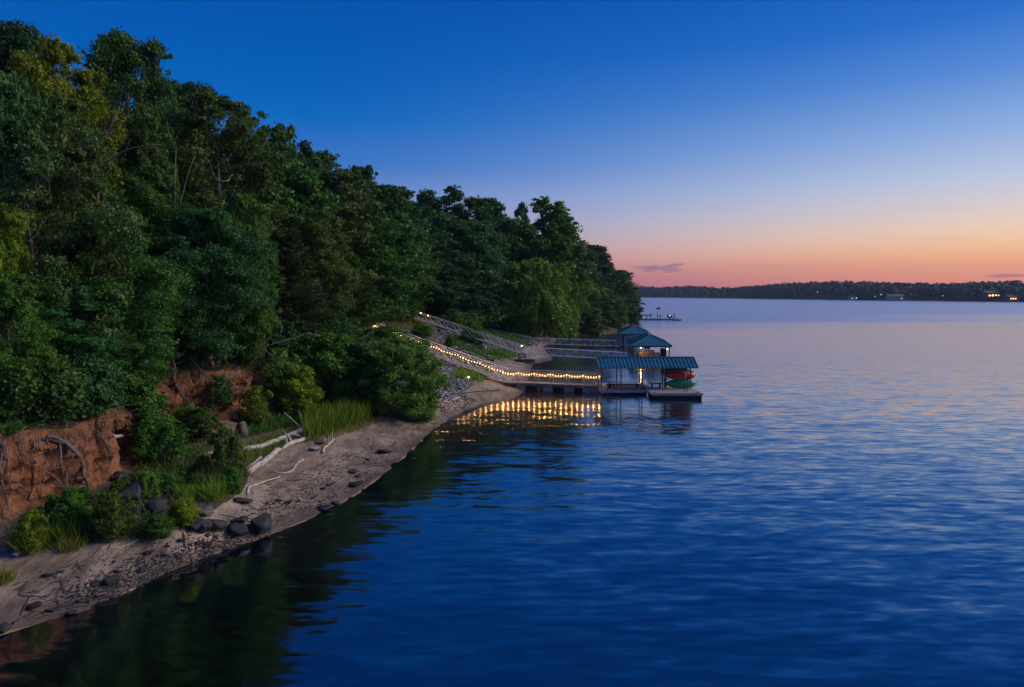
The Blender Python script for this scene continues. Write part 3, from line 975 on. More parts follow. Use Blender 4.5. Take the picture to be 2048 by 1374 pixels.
def plant(kind, label, cat, name, loc, width, height, mat, group=None, bark='bark', rz=None):
    tm, cm, H, W = PROTO[kind]
    t = thing(name, label, cat, loc, group)
    t.rotation_euler = (0, 0, random.uniform(0, 6.283) if rz is None else rz)
    t.scale = (width / W, width / W, height / H)
    if kind.startswith(('shrub', 'bush', 'under', 'willow_s')):
        link('stems', tm, M[bark], t); link('foliage', cm, M[mat], t)
    else:
        link('trunk', tm, M[bark], t); link('crown', cm, M[mat], t)
    return t


def tree(kind, mat, px, ytop, Y, wpx, label, bark='bark', name='tree', group=None, wz=1.0):
    """a tree whose top stands at a photo point, at distance Y, rooted on the ground there"""
    top = PY(px, ytop, Y)
    gz = ground_z(top.x, Y, 6.0)
    return plant(kind, label, 'tree', name, (top.x, Y, gz - .1), wpx * Y / FPX, max(2.0, (top.z - gz) * wz), mat, group, bark)


def bush(kind, mat, px, ybase, wpx, hpx, label, name='shrub', group=None, cat='shrub', bark='bark'):
    g = G(px, ybase)
    k = (g - CAM).length / FPX
    return plant(kind, label, cat, name, g - Vector((0, 0, .05)), wpx * k, hpx * k, mat, group, bark)


# the wooded hillside, from the left edge of the view to the headland
# kind, leaf, px, ytop, distance, width in px, label, [bark]
TREES = [
    ('oak_a', 'lf_deep', 35, 52, 48, 270, 'tall dark green tree whose top leaves meet the sky at the far upper left'),
    ('oak_b', 'lf_yellow', 115, 82, 42, 250, 'large yellow-green tree, the brightest crown at the upper left'),
    ('oak_a', 'lf_oak', 255, 72, 54, 270, 'tall dark oak rising behind the yellow-green tree, highest of the left skyline'),
    ('oak_b', 'lf_teal', 10, 140, 37, 190, 'blue-green crown at the left edge below the dark treetop'),
    ('oak_c', 'lf_olive', 135, 185, 36, 180, 'brownish olive tree with thin foliage in front of the yellow-green crown'),
    ('oak_airy', 'lf_grey', 120, 270, 31.5, 290, 'grey-green loose tree with bare stems showing, at the left in front'),
    ('oak_b', 'lf_olive', 290, 208, 46, 130, 'small olive crown standing out against the dark oak behind'),
    ('oak_a', 'lf_deep', 385, 170, 62, 230, 'dark green tree on the skyline right of the tallest dark oak'),
    ('oak_c', 'lf_olive', 435, 188, 52, 270, 'tall olive-brown tree with a forked pale trunk in mid hillside', 'bark_pale'),
    ('oak_c', 'lf_oak', 490, 212, 64, 150, 'dark tree at the skyline shoulder where the treetops drop to the right'),
    ('oak_b', 'lf_bright', 490, 385, 46, 110, 'bright green vine covered tree left of the dark brownish conifer'),
    ('oak_a', 'lf_teal', 415, 415, 43.5, 230, 'blue-green oak hanging over the middle of the clay bank'),
    ('oak_a', 'lf_oak', 215, 420, 34, 260, 'dark green oak above the left part of the clay bank'),
    ('oak_b', 'lf_yellow', 5, 400, 29, 130, 'yellow-green crown cut by the left edge of the view halfway up'),
    ('oak_b', 'lf_mid', 15, 540, 27.5, 150, 'fresh green low crown at the left edge above the clay bank'),
    ('oak_c', 'lf_teal', 105, 550, 30.5, 210, 'blue-green tree on two dark trunks at the rim of the left clay bank'),
    ('cedar_near', 'lf_cedar', 272, 622, 36.5, 140, 'pointed green cedar at the rim between the two bare clay faces', 'bark', 'cedar_tree'),
    ('oak_c', 'lf_oak', 190, 590, 32.5, 150, 'dark leafy sapling left of the pointed cedar'),
    ('oak_airy', 'lf_deep', 340, 540, 41, 150, 'dark thin tree behind the pointed cedar'),
    ('oak_far_b', 'lf_oak', 560, 248, 78, 110, 'slim dark tree with a knob of leaves on top against the sky'),
    ('airy_far', 'lf_deep', 608, 284, 86, 90, 'thin airy treetop standing alone on the skyline'),
    ('oak_far_b', 'lf_mid', 575, 320, 66, 190, 'mid-green bushy tree below the airy skyline treetop'),
    ('cypress', 'lf_brown', 573, 425, 55, 210, 'dark brownish feathery conifer in the middle of the hillside', 'bark', 'conifer_tree'),
    ('oak_c', 'lf_olive', 640, 415, 62, 140, 'olive-yellow tree right beside the dark brownish conifer'),
    ('oak_far', 'lf_grey', 670, 345, 86, 190, 'grey-green rounded tree above the feathery green conifer'),
    ('oak_far_b', 'lf_deep', 715, 332, 112, 130, 'dark round treetop on the skyline above the string light ramp'),
    ('oak_far', 'lf_oak', 775, 372, 108, 180, 'broad green tree on the skyline right of the dark round treetop'),
    ('oak_far', 'lf_mid', 735, 425, 90, 210, 'large mid-green tree standing over the top of the string light ramp'),
    ('feather', 'lf_cedar', 705, 500, 75, 150, 'feathery green conifer just above the string lights', 'bark', 'conifer_tree'),
    ('oak_far_b', 'lf_mid', 800, 440, 101, 140, 'green tree behind the upper end of the middle gangway'),
    ('airy_far', 'lf_deep', 855, 380, 134, 110, 'dark ragged treetop on the middle skyline, left of the notch'),
    ('airy_far', 'lf_oak', 905, 374, 138, 110, 'dark ragged treetop on the middle skyline, right of the notch'),
    ('airy_far', 'lf_teal', 815, 545, 110, 80, 'small blue-green tree on several thin pale stems by the lawn', 'bark_pale'),
    ('oak_far', 'lf_deep', 965, 396, 142, 150, 'wide dark tree on the skyline between the ragged tops and the airy pine'),
    ('oak_far_b', 'lf_teal', 893, 430, 126, 140, 'blue-green tree in the dark wood above the middle gangway'),
    ('oak_far', 'lf_teal', 955, 442, 130, 150, 'blue-green tree rising behind the pointed tree by the cove'),
    ('airy_far', 'lf_deep', 1043, 406, 162, 58, 'airy pine like tree with sky showing through, left of the tall poplar'),
    ('oak_far_b', 'lf_oak', 1030, 438, 140, 130, 'olive-green tree left of the tall poplar, below the airy pine'),
    ('poplar_far', 'lf_mid', 1106, 404, 146, 140, 'tall poplar with upright limbs, highest tree of the right half'),
    ('cone_far', 'lf_teal', 962, 485, 128, 170, 'pointed blue-green tree at the head of the cove'),
    ('willow_far', 'lf_willow', 1075, 522, 132, 210, 'big bright green willow with a rounded drooping crown by the cove', 'bark', 'willow_tree'),
    ('willow_far', 'lf_willow', 1132, 562, 143, 80, 'narrow bright willow pressed against the right of the big willow', 'bark', 'willow_tree'),
    ('willow_far', 'lf_mid', 1030, 615, 128, 110, 'low dark willow in front of the foot of the big willow', 'bark', 'willow_tree'),
    ('oak_far', 'lf_grey', 1142, 482, 168, 150, 'grey-green tree below and right of the tall poplar'),
    ('oak_far_b', 'lf_deep', 1185, 490, 194, 110, 'dark rounded tree on the falling skyline, right of the grey-green one'),
    ('airy_far', 'lf_deep', 1217, 530, 226, 60, 'small ragged treetop on the skyline next to the headland'),
    ('oak_far', 'lf_mid', 1236, 540, 224, 90, 'green headland tree, last tall tree before the open water'),
    ('oak_far_b', 'lf_mid', 1262, 583, 240, 50, 'low tree at the tip of the headland leaning over the water'),
    ('oak_far_b', 'lf_grey', 1160, 606, 157, 80, 'low grey-green tree on the bank right of the willows'),
    ('oak_far_b', 'lf_olive', 1200, 602, 172, 90, 'low olive tree on the bank behind the boathouses'),
    ('oak_far', 'lf_deep', 905, 515, 122, 150, 'very dark tree in the shade left of the pointed blue-green tree'),
    ('oak_far', 'lf_deep', 850, 470, 120, 150, 'very dark tree in the wood behind the thin pale stems'),
    ('oak_far', 'lf_deep', 1110, 540, 172, 130, 'dark tree filling the gap between the willow and the grey-green tree'),
    ('oak_far', 'lf_oak', 640, 305, 104, 130, 'dark tree in the skyline dip right of the airy treetop'),
    ('oak_a', 'lf_deep', 320, 160, 68, 170, 'dark tree in the skyline dip right of the tallest dark oak'),
    ('oak_b', 'lf_oak', 300, 330, 44, 190, 'shaded green tree behind the dead pale limbs'),
    ('oak_far', 'lf_deep', 520, 300, 74, 200, 'dark tree in the middle of the hillside behind the olive-brown one'),
    ('oak_b', 'lf_oak', 480, 470, 50, 150, 'dark oak leaning out between the blue-green oak and the brownish conifer'),
    ('oak_far', 'lf_deep', 1000, 440, 150, 140, 'shadowed tree on the ridge left of the olive-green tree'),
    ('oak_far', 'lf_deep', 835, 405, 142, 130, 'shadowed tree on the ridge left of the ragged tops'),
    ('oak_far', 'lf_oak', 1080, 470, 160, 120, 'dark green tree close behind the tall poplar'),
    ('oak_far', 'lf_oak', 1222, 590, 205, 90, 'green tree on the headland bank in front of the last tall tree'),
    ('oak_b', 'lf_deep', 60, 240, 40, 230, 'dark green crown in the shade under the yellow-green tree'),
    ('oak_far_b', 'lf_deep', 620, 520, 72, 140, 'dark tree in the shade between the brownish conifer and the string lights'),
    ('oak_far_b', 'lf_deep', 790, 520, 112, 110, 'dark tree at the back of the lawn above the end of the path'),
    ('oak_far', 'lf_deep', 1010, 560, 140, 130, 'dark tree between the pointed tree and the big willow'),
]
for tr in TREES:
    kind, mat, px, yt, Y, w, lab = tr[:7]
    tree(kind, mat, px, yt, Y, w, lab, *(tr[7:9] if len(tr) > 7 else ()))

# shrubs: kind, leaf, px, base y, width, height (px), label
SHRUBS = [
    ('willow_shrub', 'lf_shrub', 800, 830, 170, 146, 'big feathery willow shrub hiding the lower half of the light strung ramp'),
    ('shrub_tall', 'lf_bright', 668, 812, 110, 138, 'bright yellow-green leafy shrub above the reeds'),
    ('willow_shrub', 'lf_grey', 735, 812, 90, 130, 'pale grey-green shrub between the bright leafy one and the big feathery one'),
    ('shrub_round', 'lf_shrub', 838, 838, 75, 42, 'low round shrub at the beach under the big feathery shrub'),
    ('willow_shrub', 'lf_shrub', 846, 674, 46, 26, 'feathery shrub growing beside the riprap, behind the string lights'),
    ('willow_shrub', 'lf_shrub', 775, 690, 80, 36, 'pale shrub on the slope between the lawn and the string lights'),
    ('shrub_tall', 'lf_yellow', 600, 832, 75, 95, 'yellow-green shrub at the foot of the bank left of the reeds'),
    ('shrub_round', 'lf_oak', 640, 740, 110, 75, 'dark green shrub on the bank top behind the bright leafy one'),
    ('shrub_loose', 'lf_bright', 318, 925, 92, 74, 'bright green shrub in front of the clay bank, widest of the bank foot'),
    ('shrub_tall', 'lf_oak', 285, 905, 90, 130, 'tall dark green shrub between the two clay faces'),
    ('shrub_loose', 'lf_olive', 390, 880, 90, 55, 'olive shrub beside the pinkish boulder'),
    ('shrub_round', 'lf_bright', 378, 870, 60, 50, 'small bright bush between the green shrub and the pinkish boulder'),
    ('shrub_loose', 'lf_oak', 442, 818, 52, 58, 'dark drooping bush in front of the right clay face'),
    ('shrub_loose', 'lf_yellow', 512, 852, 60, 70, 'thin yellow-green bush at the right end of the clay bank'),
    ('shrub_loose', 'lf_olive', 455, 960, 60, 90, 'olive weedy bush at the left end of the two long logs'),
    ('shrub_round', 'lf_bright', 466, 985, 34, 46, 'small bright weed bush at the upper edge of the sand'),
    ('shrub_round', 'lf_yellow', 368, 1048, 50, 45, 'small yellow-green bush right above the dark boulders'),
    ('shrub_loose', 'lf_olive', 222, 1075, 75, 75, 'olive bush among the dead twigs at the foot of the left clay face'),
    ('shrub_loose', 'lf_yellow', 65, 1105, 45, 65, 'thin yellowish bush at the far left of the beach edge'),
    ('shrub_round', 'lf_mid', 320, 1070, 45, 35, 'low green weed by the thin pale twig on the sand'),
    ('shrub_loose', 'lf_shrub', 560, 800, 80, 90, 'grey-green bush hanging from the bank top beside the right clay face'),
    ('shrub_loose', 'lf_bright', 905, 662, 50, 40, 'bright bush under the upper part of the middle gangway'),
    ('shrub_round', 'lf_bright', 898, 632, 45, 38, 'bright bush behind the upper end of the far gangway'),
    ('shrub_loose', 'lf_bright', 950, 690, 60, 36, 'green bush on the riprap below the middle gangway'),
    ('shrub_loose', 'lf_mid', 900, 695, 28, 22, 'small weed bush in the grey rubble'),
    ('shrub_round', 'lf_mid', 935, 660, 60, 32, 'green bush between the two upper gangways'),
    ('bush_far', 'lf_mid', 1180, 668, 70, 50, 'bush on the far bank behind the boathouses'),
    ('bush_far', 'lf_oak', 1262, 648, 46, 55, 'leafy bush at the waterline of the headland'),
    ('bush_far', 'lf_grey', 1130, 672, 55, 36, 'pale low bush on the far bank of the cove'),
    ('bush_far', 'lf_oak', 1080, 672, 70, 50, 'dark bush at the water in front of the willow'),
    ('bush_far', 'lf_deep', 940, 655, 110, 60, 'dark bush at the foot of the pointed tree'),
    ('bush_far', 'lf_mid', 1228, 655, 60, 55, 'green bush on the headland bank above the far boathouse'),
]
for k, m_, px, yb, w, h, lab in SHRUBS:
    bush(k, m_, px, yb, w, h, lab)

# undergrowth that closes the wood along the rim of the bank
UNDER = [
    (20, 27, 'lf_oak', 'dark undergrowth bush on the rim at the left edge'),
    (75, 28.5, 'lf_deep', 'dark undergrowth bush on the rim under the two dark trunks'),
    (150, 29.5, 'lf_teal', 'blue-green undergrowth bush on the rim of the left clay face'),
    (215, 33, 'lf_oak', 'undergrowth bush on the rim left of the cedar'),
    (330, 42.5, 'lf_deep', 'dark undergrowth bush on the rim above the middle clay face'),
    (400, 44.5, 'lf_oak', 'undergrowth bush on the rim between the two right clay faces'),
    (470, 46, 'lf_teal', 'blue-green undergrowth bush behind the fallen bare branches'),
    (530, 49, 'lf_deep', 'dark undergrowth bush above the right clay face'),
    (590, 53, 'lf_oak', 'undergrowth bush right of the fallen bare branches'),
    (640, 60, 'lf_deep', 'dark undergrowth bush below the brownish conifer'),
    (690, 70, 'lf_oak', 'undergrowth bush left of the top of the string lights'),
]
for px, Y, m_, lab in UNDER:
    for q in (0,):
        p = PY(px, 700, Y)
        plant('underbush', lab, 'shrub', 'undergrowth_shrub', (p.x, Y + .8, ground_z(p.x, Y + .8) - .1), random.uniform(3.2, 4.6), random.uniform(2.4, 3.4), m_)

# ------------------------------------------------------------------ docks and gangways
BULB = None
LAMP_W = 9.5


def bulb_mesh(r):
    bm = bmesh.new()
    bmesh.ops.create_icosphere(bm, subdivisions=1, radius=r)
    for f in bm.faces: f.smooth = True
    me = bpy.data.meshes.new('bulb')
    bm.to_mesh(me); bm.free()
    return me


BULB = bulb_mesh(.05)
LAMP = bulb_mesh(.085)


def gangway(label, a, b, width, h, n, lamp_posts=()):
    """aluminium truss ramp; a and b are the ends of its camera-side bottom rail"""
    a, b = Vector(a), Vector(b)
    d = (b - a); Lh = d.length; d.normalize()
    side = Vector((-d.y, d.x, 0)).normalized()
    if side.y < 0: side = -side
    up = Vector((0, 0, h))
    t = thing('gangway', label, 'gangway', a)
    for s in (0, 1):
        o = side * width * s
        mb = MB()
        mb.bar(a + o, b + o, .075, .085)
        mb.bar(a + o + up, b + o + up, .065, .065)
        for i in range(n + 1):
            q = a.lerp(b, i / n) + o
            mb.bar(q, q + up, .04 if 0 < i < n else .065)
            if i < n:
                q2 = a.lerp(b, (i + 1) / n) + o
                if i % 2 == 0: mb.bar(q, q2 + up, .034)
                else: mb.bar(q + up, q2, .034)
        mb.build('side_truss', M['alu'], t)
    mb = MB()
    nb = int(Lh / .3)
    for i in range(nb):
        q = a.lerp(b, (i + .5) / nb) + side * width / 2 + Vector((0, 0, .05))
        R = Matrix((side, d, side.cross(d) * (1 if side.cross(d).z > 0 else -1))).transposed()
        mb.box(q, (width - .12, Lh / nb * .96, .025), M=R)
    mb.build('deck', M['post'], t)
    return t


def string_lights(label, pts, n_per, drop, off=Vector((0, 0, 0)), lift=-.1):
    """bulbs on a wire that sags between the support points"""
    t = thing('string_lights', label, 'string lights', pts[0], 'string lights along the first ramp and its walkway')
    wire = []
    bl = []
    for i in range(len(pts) - 1):
        a, b = Vector(pts[i]), Vector(pts[i + 1])
        for k in range(n_per + 1):
            u = k / n_per
            p = a.lerp(b, u) + Vector((0, 0, lift - drop * 4 * u * (1 - u))) + off
            if k < n_per or i == len(pts) - 2: wire.append(p)
            if k < n_per: bl.append(p)
    bl.append(wire[-1])
    mb = MB(); mb.tube(wire, .012, 4)
    mb.build('wire', M['black'], t)
    for k in range(0, len(bl), 2):
        ld = bpy.data.lights.new('bulb_light', 'POINT')
        ld.energy, ld.color, ld.shadow_soft_size = LAMP_W, (1.0, .5, .16), .09
        lo = bpy.data.objects.new('bulb_light', ld)
        COL.objects.link(lo); lo.parent = t; lo.location = bl[k] + Vector((0, -.02, -.1)) - t.location
    for p in bl:
        j = Vector((random.uniform(-.02, .02), random.uniform(-.02, .02), -.07 + random.uniform(-.03, .02)))
        link('bulb', BULB, M['bulb'], t, p + j - t.location)
    return t


# first ramp, with string lights
g1a, g1b = Vector((-.95, 70.6, .78)), Vector((-18.3, 81.5, 5.7))
gangway('sloping truss ramp hung with string lights, ending at the railed walkway', g1a, g1b, 1.0, 1.2, 12)
pts = [g1a.lerp(g1b, i / 7) + Vector((0, 0, 1.2)) for i in range(8)]
string_lights('glowing string lights along the sloping truss ramp', pts, 8, .10, Vector((.03, -.07, 0)))
# landing on the hill with more lights
pl = [g1b + Vector((0, 0, 1.2)), PY(712, 640, 82), PY(700, 643, 82), PY(688, 641, 82)]
t = thing('landing_railing', 'wooden landing railing with a few lights at the top of the light strung ramp', 'railing', g1b)
mb = MB()
for p in pl[1:]:
    mb.bar((p.x, p.y, ground_z(p.x, p.y)), p + Vector((0, 0, .1)), .09)
for i in range(len(pl) - 1): mb.bar(pl[i] + Vector((0, 0, .08)), pl[i + 1] + Vector((0, 0, .08)), .07)
mb.build('rail', M['post'], t)
for px, py in ((691, 641), (708, 641), (705, 646), (731, 641), (744, 647), (749, 652)):
    p = PY(px, py, 81.2)
    link('lamp', LAMP if py == 641 else BULB, M['bulb2'], t, p - t.location)

# walkway on floats
wa, wb = Vector((-.92, 70.1, .72)), Vector((8.75, 67.9, .56))
t = thing('walkway', 'level railed walkway on pale floats joining the ramp to the covered dock', 'walkway', wa)
d = (wb - wa).normalized(); sd = Vector((-d.y, d.x, 0)).normalized()
Wd = 1.7
mb = MB()
nb = 66
R = Matrix((d, sd, d.cross(sd))).transposed()
for i in range(nb):
    q = wa.lerp(wb, (i + .5) / nb) + sd * Wd / 2 + Vector((0, 0, .06))
    mb.box(q, ((wb - wa).length / nb * .95, Wd, .05), M=R)
mb.build('deck', M['deck'], t)
mb = MB()
for s in (0, 1):
    mb.bar(wa + sd * Wd * s - Vector((0, 0, .1)) - sd * .03 * (1 - 2 * s), wb + sd * Wd * s - Vector((0, 0, .1)) - sd * .03 * (1 - 2 * s), .06, .20)
mb.build('fascia', M['post'], t)
for s in (0, 1):
    mb = MB()
    for i in range(7):
        q = wa.lerp(wb, i / 6) + sd * Wd * s - sd * .07 * (1 - 2 * s)
        mb.bar(q - Vector((0, 0, .2)), q + Vector((0, 0, 1.2)), .085)
    for z, w in ((1.2, .09), (.85, .04), (.5, .04), (.25, .035)):
        o = sd * (Wd * s) - sd * .07 * (1 - 2 * s) + Vector((0, 0, z))
        mb.bar(wa + o, wb + o, w, .05)
    mb.build('railing', M['trim'], t)
for u in (.18, .47, .69, .86, .965):
    q = wa.lerp(wb, u) + sd * .85
    mb = MB(); mb.box((q.x, q.y, .2), (.95 if u != .86 else .7, 1.2, .5), rz=math.atan2(d.y, d.x))
    mb.build('float', M['float'], t)
for u in (.05, .3, .57, .78):
    q = wa.lerp(wb, u) + sd * .9
    mb = MB(); mb.box((q.x, q.y, .18), (1.1, 1.1, .42), rz=math.atan2(d.y, d.x))
    mb.build('float', M['float_dark'], t)
pts = [wa.lerp(wb, i / 6) + Vector((0, 0, 1.2)) - sd * .12 for i in range(7)]
string_lights('glowing string lights along the railing of the level walkway', pts, 6, .13, lift=-.05)

# covered dock with kayaks
t = thing('covered_dock', 'floating dock under a long blue metal gable roof', 'dock', (8.8, 66.2, .45))
def planks(mb, x0, x1, y0, y1, z, along='x', w=.15):
    if along == 'x':
        n_ = max(1, int((y1 - y0) / w))
        for i in range(n_): mb.box(((x0 + x1) / 2, y0 + (i + .5) * (y1 - y0) / n_, z), (x1 - x0, (y1 - y0) / n_ * .93, .05))
    else:
        n_ = max(1, int((x1 - x0) / w))
        for i in range(n_): mb.box((x0 + (i + .5) * (x1 - x0) / n_, (y0 + y1) / 2, z), ((x1 - x0) / n_ * .93, y1 - y0, .05))
mb = MB(); planks(mb, 8.8, 13.3, 66.3, 68.6, .44); planks(mb, 8.8, 14.2, 70.2, 71.7, .44); planks(mb, 8.8, 9.9, 68.6, 70.2, .44, 'y')
mb.build('deck', M['deck'], t)
mb = MB(); planks(mb, 13.25, 17.95, 64.0, 68.4, .50); mb.build('end_deck', M['deck'], t)
mb = MB()
mb.box((11.05, 66.25, .33), (4.5, .07, .22)); mb.box((8.76, 68.9, .33), (.06, 5.4, .2)); mb.box((11.5, 70.15, .33), (5.4, .06, .2))
mb.build('fascia', M['trim'], t)
mb = MB()
mb.box((15.6, 63.95, .39), (4.75, .07, .2)); mb.box((18.0, 66.2, .39), (.07, 4.5, .2)); mb.box((13.2, 66.1, .40), (.07, 4.2, .2))
mb.build('fascia', M['trim'], t)
mb = MB(); mb.box((15.6, 64.05, .15), (4.6, .14, .28)); mb.box((17.9, 66.2, .15), (.14, 4.2, .28)); mb.box((11.05, 66.4, .12), (4.3, .14, .24))
mb.build('skirt', M['float_dark'], t)
for x, w in ((11.5, 1.9), (9.2, .7)):
    mb = MB(); mb.box((x, 66.75, .08), (w, .8, .4)); mb.build('float', M['float'], t)
mb = MB(); mb.box((15.6, 66.2, .1), (4.0, 3.2, .4)); mb.build('float', M['float_dark'], t)
FP = (8.78, 10.68, 12.75, 14.95, 17.5)
for x in FP:
    mb = MB(); mb.bar((x, 66.5, -.6 if x < 13 else .4), (x, 66.5, 2.7), .095); mb.build('post', M['post'], t)
for x in (8.78, 10.7, 13.05, 15.4, 17.6):
    mb = MB(); mb.bar((x, 69.4, -.6), (x, 69.4, 2.7), .095); mb.build('post', M['post'], t)
# roof
def gable_roof(x0, x1, yf, yr, ze, zr):
    mb = MB()
    for sgn in (1, -1):
        ye = yf if sgn == 1 else 2 * yr - yf
        th = .06
        vs = [(x0, ye, ze), (x1, ye, ze), (x1, yr, zr), (x0, yr, zr)]
        vs += [(x, y, z - th) for x, y, z in vs]
        mb.add(vs, [(0, 1, 2, 3), (7, 6, 5, 4), (0, 4, 5, 1), (1, 5, 6, 2), (3, 7, 4, 0)] if sgn == 1 else [(3, 2, 1, 0), (4, 5, 6, 7), (1, 5, 4, 0), (2, 6, 5, 1), (0, 4, 7, 3)])
        n_ = int((x1 - x0) / .36)
        for i in range(n_ + 1):
            x = x0 + (x1 - x0) * i / n_
            mb.bar((x, ye, ze + .03), (x, yr, zr + .03), .06, .08)
    mb.bar((x0, yr, zr + .03), (x1, yr, zr + .03), .22, .05)
    return mb
gable_roof(8.42, 18.12, 66.0, 67.85, 2.70, 3.57).build('roof', M['roof'], t)
mb = MB()
for y in (66.5, 69.4): mb.bar((8.6, y, 2.72), (17.9, y, 2.72), .08, .14)
for x in (8.78, 10.7, 12.9, 15.1, 17.5):
    mb.bar((x, 66.5, 2.66), (x, 69.4, 2.66), .07, .1)
mb.build('beam', M['dark_wood'], t)
mb = MB()
for x in (16.55, 16.85):
    mb.tube([(x, 64.9, .1), (x, 64.9, 1.25), (x, 65.25, 1.35), (x, 65.5, .55)], .03, 6)
mb.build('ladder_rail', M['dark_steel'], t)
mb = MB()
for x, y in ((13.6, 64.3), (17.6, 64.3), (9.4, 66.6)):
    mb.box((x, y, .56), (.28, .06, .05)); mb.box((x, y, .52), (.1, .05, .06))
mb.build('cleat', M['dark_steel'], t)
# sloped side plank between the two decks
mb = MB(); mb.bar((13.25, 66.9, .55), (14.05, 71.5, .75), .25, .06); mb.build('side_plank', M['trim'], t)

def bench(label, x0, x1, y, z=.46):
    b = thing('dock_bench', label, 'bench', ((x0 + x1) / 2, y, z))
    mb = MB(); mb.box(((x0 + x1) / 2, y, z + .42), (x1 - x0, .42, .07)); mb.build('seat', M['dark_wood'], b)
    for x in (x0 + .25, x1 - .25):
        mb = MB(); mb.box((x, y, z + .19), (.1, .36, .39)); mb.build('leg', M['dark_wood'], b)
    return b
bench('long low dark bench on the left half of the covered dock', 9.9, 12.7, 67.6)
bench('short dark bench beside the kayak rack on the covered dock', 13.7, 15.0, 67.6, .52)
# potted spiky plant
t = thing('potted_plant', 'small spiky plant in a dark pot at the left end of the long dock bench', 'plant', (9.65, 67.2, .465))
mb = MB(); mb.tube([(9.65, 67.2, .465), (9.65, 67.2, .75)], [.13, .18], 10); mb.build('pot', M['black'], t)
n_ = 130
base = np.tile(np.array([9.65, 67.2, .75]), (n_, 1)); dd = unit(RNG.normal(size=(n_, 3)) * np.array([1, 1, .3]) + np.array([0, 0, .7]))
bx = unit(np.cross(dd, RNG.normal(size=(n_, 3))))
me = leaves_mesh('spiky_leaves', base + dd * .22 - np.array(t.location), dd, bx, .44, .05, RNG.random(n_))
link('leaves', me, M['lf_cedar'], t)

# kayak rack and kayaks
t = thing('kayak_rack', 'dark rack holding kayaks under the right end of the blue roof', 'rack', (16.2, 67.3, .52))
mb = MB()
for x in (15.3, 17.3):
    mb.bar((x, 67.4, .5), (x, 67.4, 2.6), .08)
    for z in (.66, 1.42): mb.bar((x, 67.4, z), (x, 66.75, z), .06)
    mb.bar((x, 67.4, 2.02), (x, 67.95, 2.02), .06)
mb.bar((15.3, 67.4, 2.45), (17.3, 67.4, 2.45), .06)
mb.build('frame', M['dark_steel'], t)

def kayak(label, c, L_, w, dep, mat, tilt=0.0, roll=0.0, strap=False):
    t = thing('kayak', label, 'kayak', c, 'kayaks on the dock rack')
    ns, nr = 22, 18
    vs, fs = [], []
    for i in range(ns + 1):
        u = -1 + 2 * i / ns
        k = max(.012, (1 - abs(u) ** 2.7)) ** .62
        rock = .10 * u * u
        for j in range(nr):
            a = 2 * math.pi * j / nr
            y, z = math.cos(a) * dep / 2 * k, math.sin(a) * w / 2 * k
            if y < 0: y = y * 1.15 - .018 * math.cos(a * 6) * k      # chines along the hull bottom
            else: y *= .75
            vs.append((u * L_ / 2, y + rock, z))
    for i in range(ns):
        for j in range(nr):
            j2 = (j + 1) % nr
            fs.append((i * nr + j, i * nr + j2, (i + 1) * nr + j2, (i + 1) * nr + j))
    fs.append(tuple(range(nr))); fs.append(tuple(ns * nr + j for j in range(nr))[::-1])
    mb = MB(); mb.add(vs, fs, True)
    o = link('hull', mb.mesh('kayak_hull'), mat, t)
    mb = MB(); mb.tube([(.45 * math.cos(a), dep * .36 + .05, .2 * math.sin(a)) for a in [k * math.pi / 8 for k in range(17)]], .025, 6)
    link('cockpit_rim', mb.mesh('cockpit_rim'), M['black'], t)
    mb = MB(); mb.add([(.42 * math.cos(a), dep * .36 + .045, .18 * math.sin(a)) for a in [k * math.pi / 8 for k in range(16)]], [tuple(range(16))])
    link('cockpit', mb.mesh('cockpit'), M['black'], t)
    for sg in (-1, 1):
        mb = MB(); mb.tube([(sg * L_ * .46, .08, -.05), (sg * L_ * .5, .02, 0), (sg * L_ * .46, .08, .05)], .014, 5)
        link('grab_loop', mb.mesh('grab_loop'), M['black'], t)
    if strap:
        mb = MB()
        pts_ = [(.42 + .03 * math.sin(k * .5), -dep * .64 * math.sqrt(max(0, 1 - (z / (w * .5)) ** 2)) - .02, z) for k, z in enumerate([(-.46 + .92 * q / 10) * w * .98 for q in range(11)])]
        mb.tube(pts_, .022, 5)
        link('strap', mb.mesh('strap'), M['white_trim'], t)
    t.rotation_euler = (roll, tilt, 0)
    return t
kayak('bright green kayak on its side at the bottom of the dock rack', (16.72, 66.95, 1.02), 3.05, .92, .5, M['green_kayak'])
kayak('red kayak with a pale strap in the middle of the dock rack', (16.62, 66.95, 1.83), 3.05, .86, .5, M['red_kayak'], .02, 0, True)
kayak('dark green kayak at the top of the dock rack, just under the roof', (16.45, 67.6, 2.12), 3.3, .8, .5, M['green_dark'], -.01, .2)
# pile of life vests and paddles hanging left of the kayaks
t = thing('life_vests', 'dark bundle of life vests hanging at the left end of the kayaks', 'life vest', (15.22, 67.25, 1.05))
mb = MB()
for k in range(5):
    bm = bmesh.new(); bmesh.ops.create_icosphere(bm, subdivisions=2, radius=.17)
    o_ = Vector((15.2 + random.uniform(-.05, .07), 67.2, .85 + .13 * k))
    mb.add([o_ + Vector((v.co.x * .8, v.co.y * .7, v.co.z * 1.2)) + Vector((noise.noise(v.co * 9 + o_) * .05,) * 3) for v in bm.verts], [tuple(v.index for v in f.verts) for f in bm.faces], True); bm.free()
mb.build('vests', M['black'], t)
mb = MB(); mb.tube([(15.22, 67.25, 1.3), (15.28, 67.38, 1.62)], .02, 5); mb.build('hanger', M['dark_steel'], t)

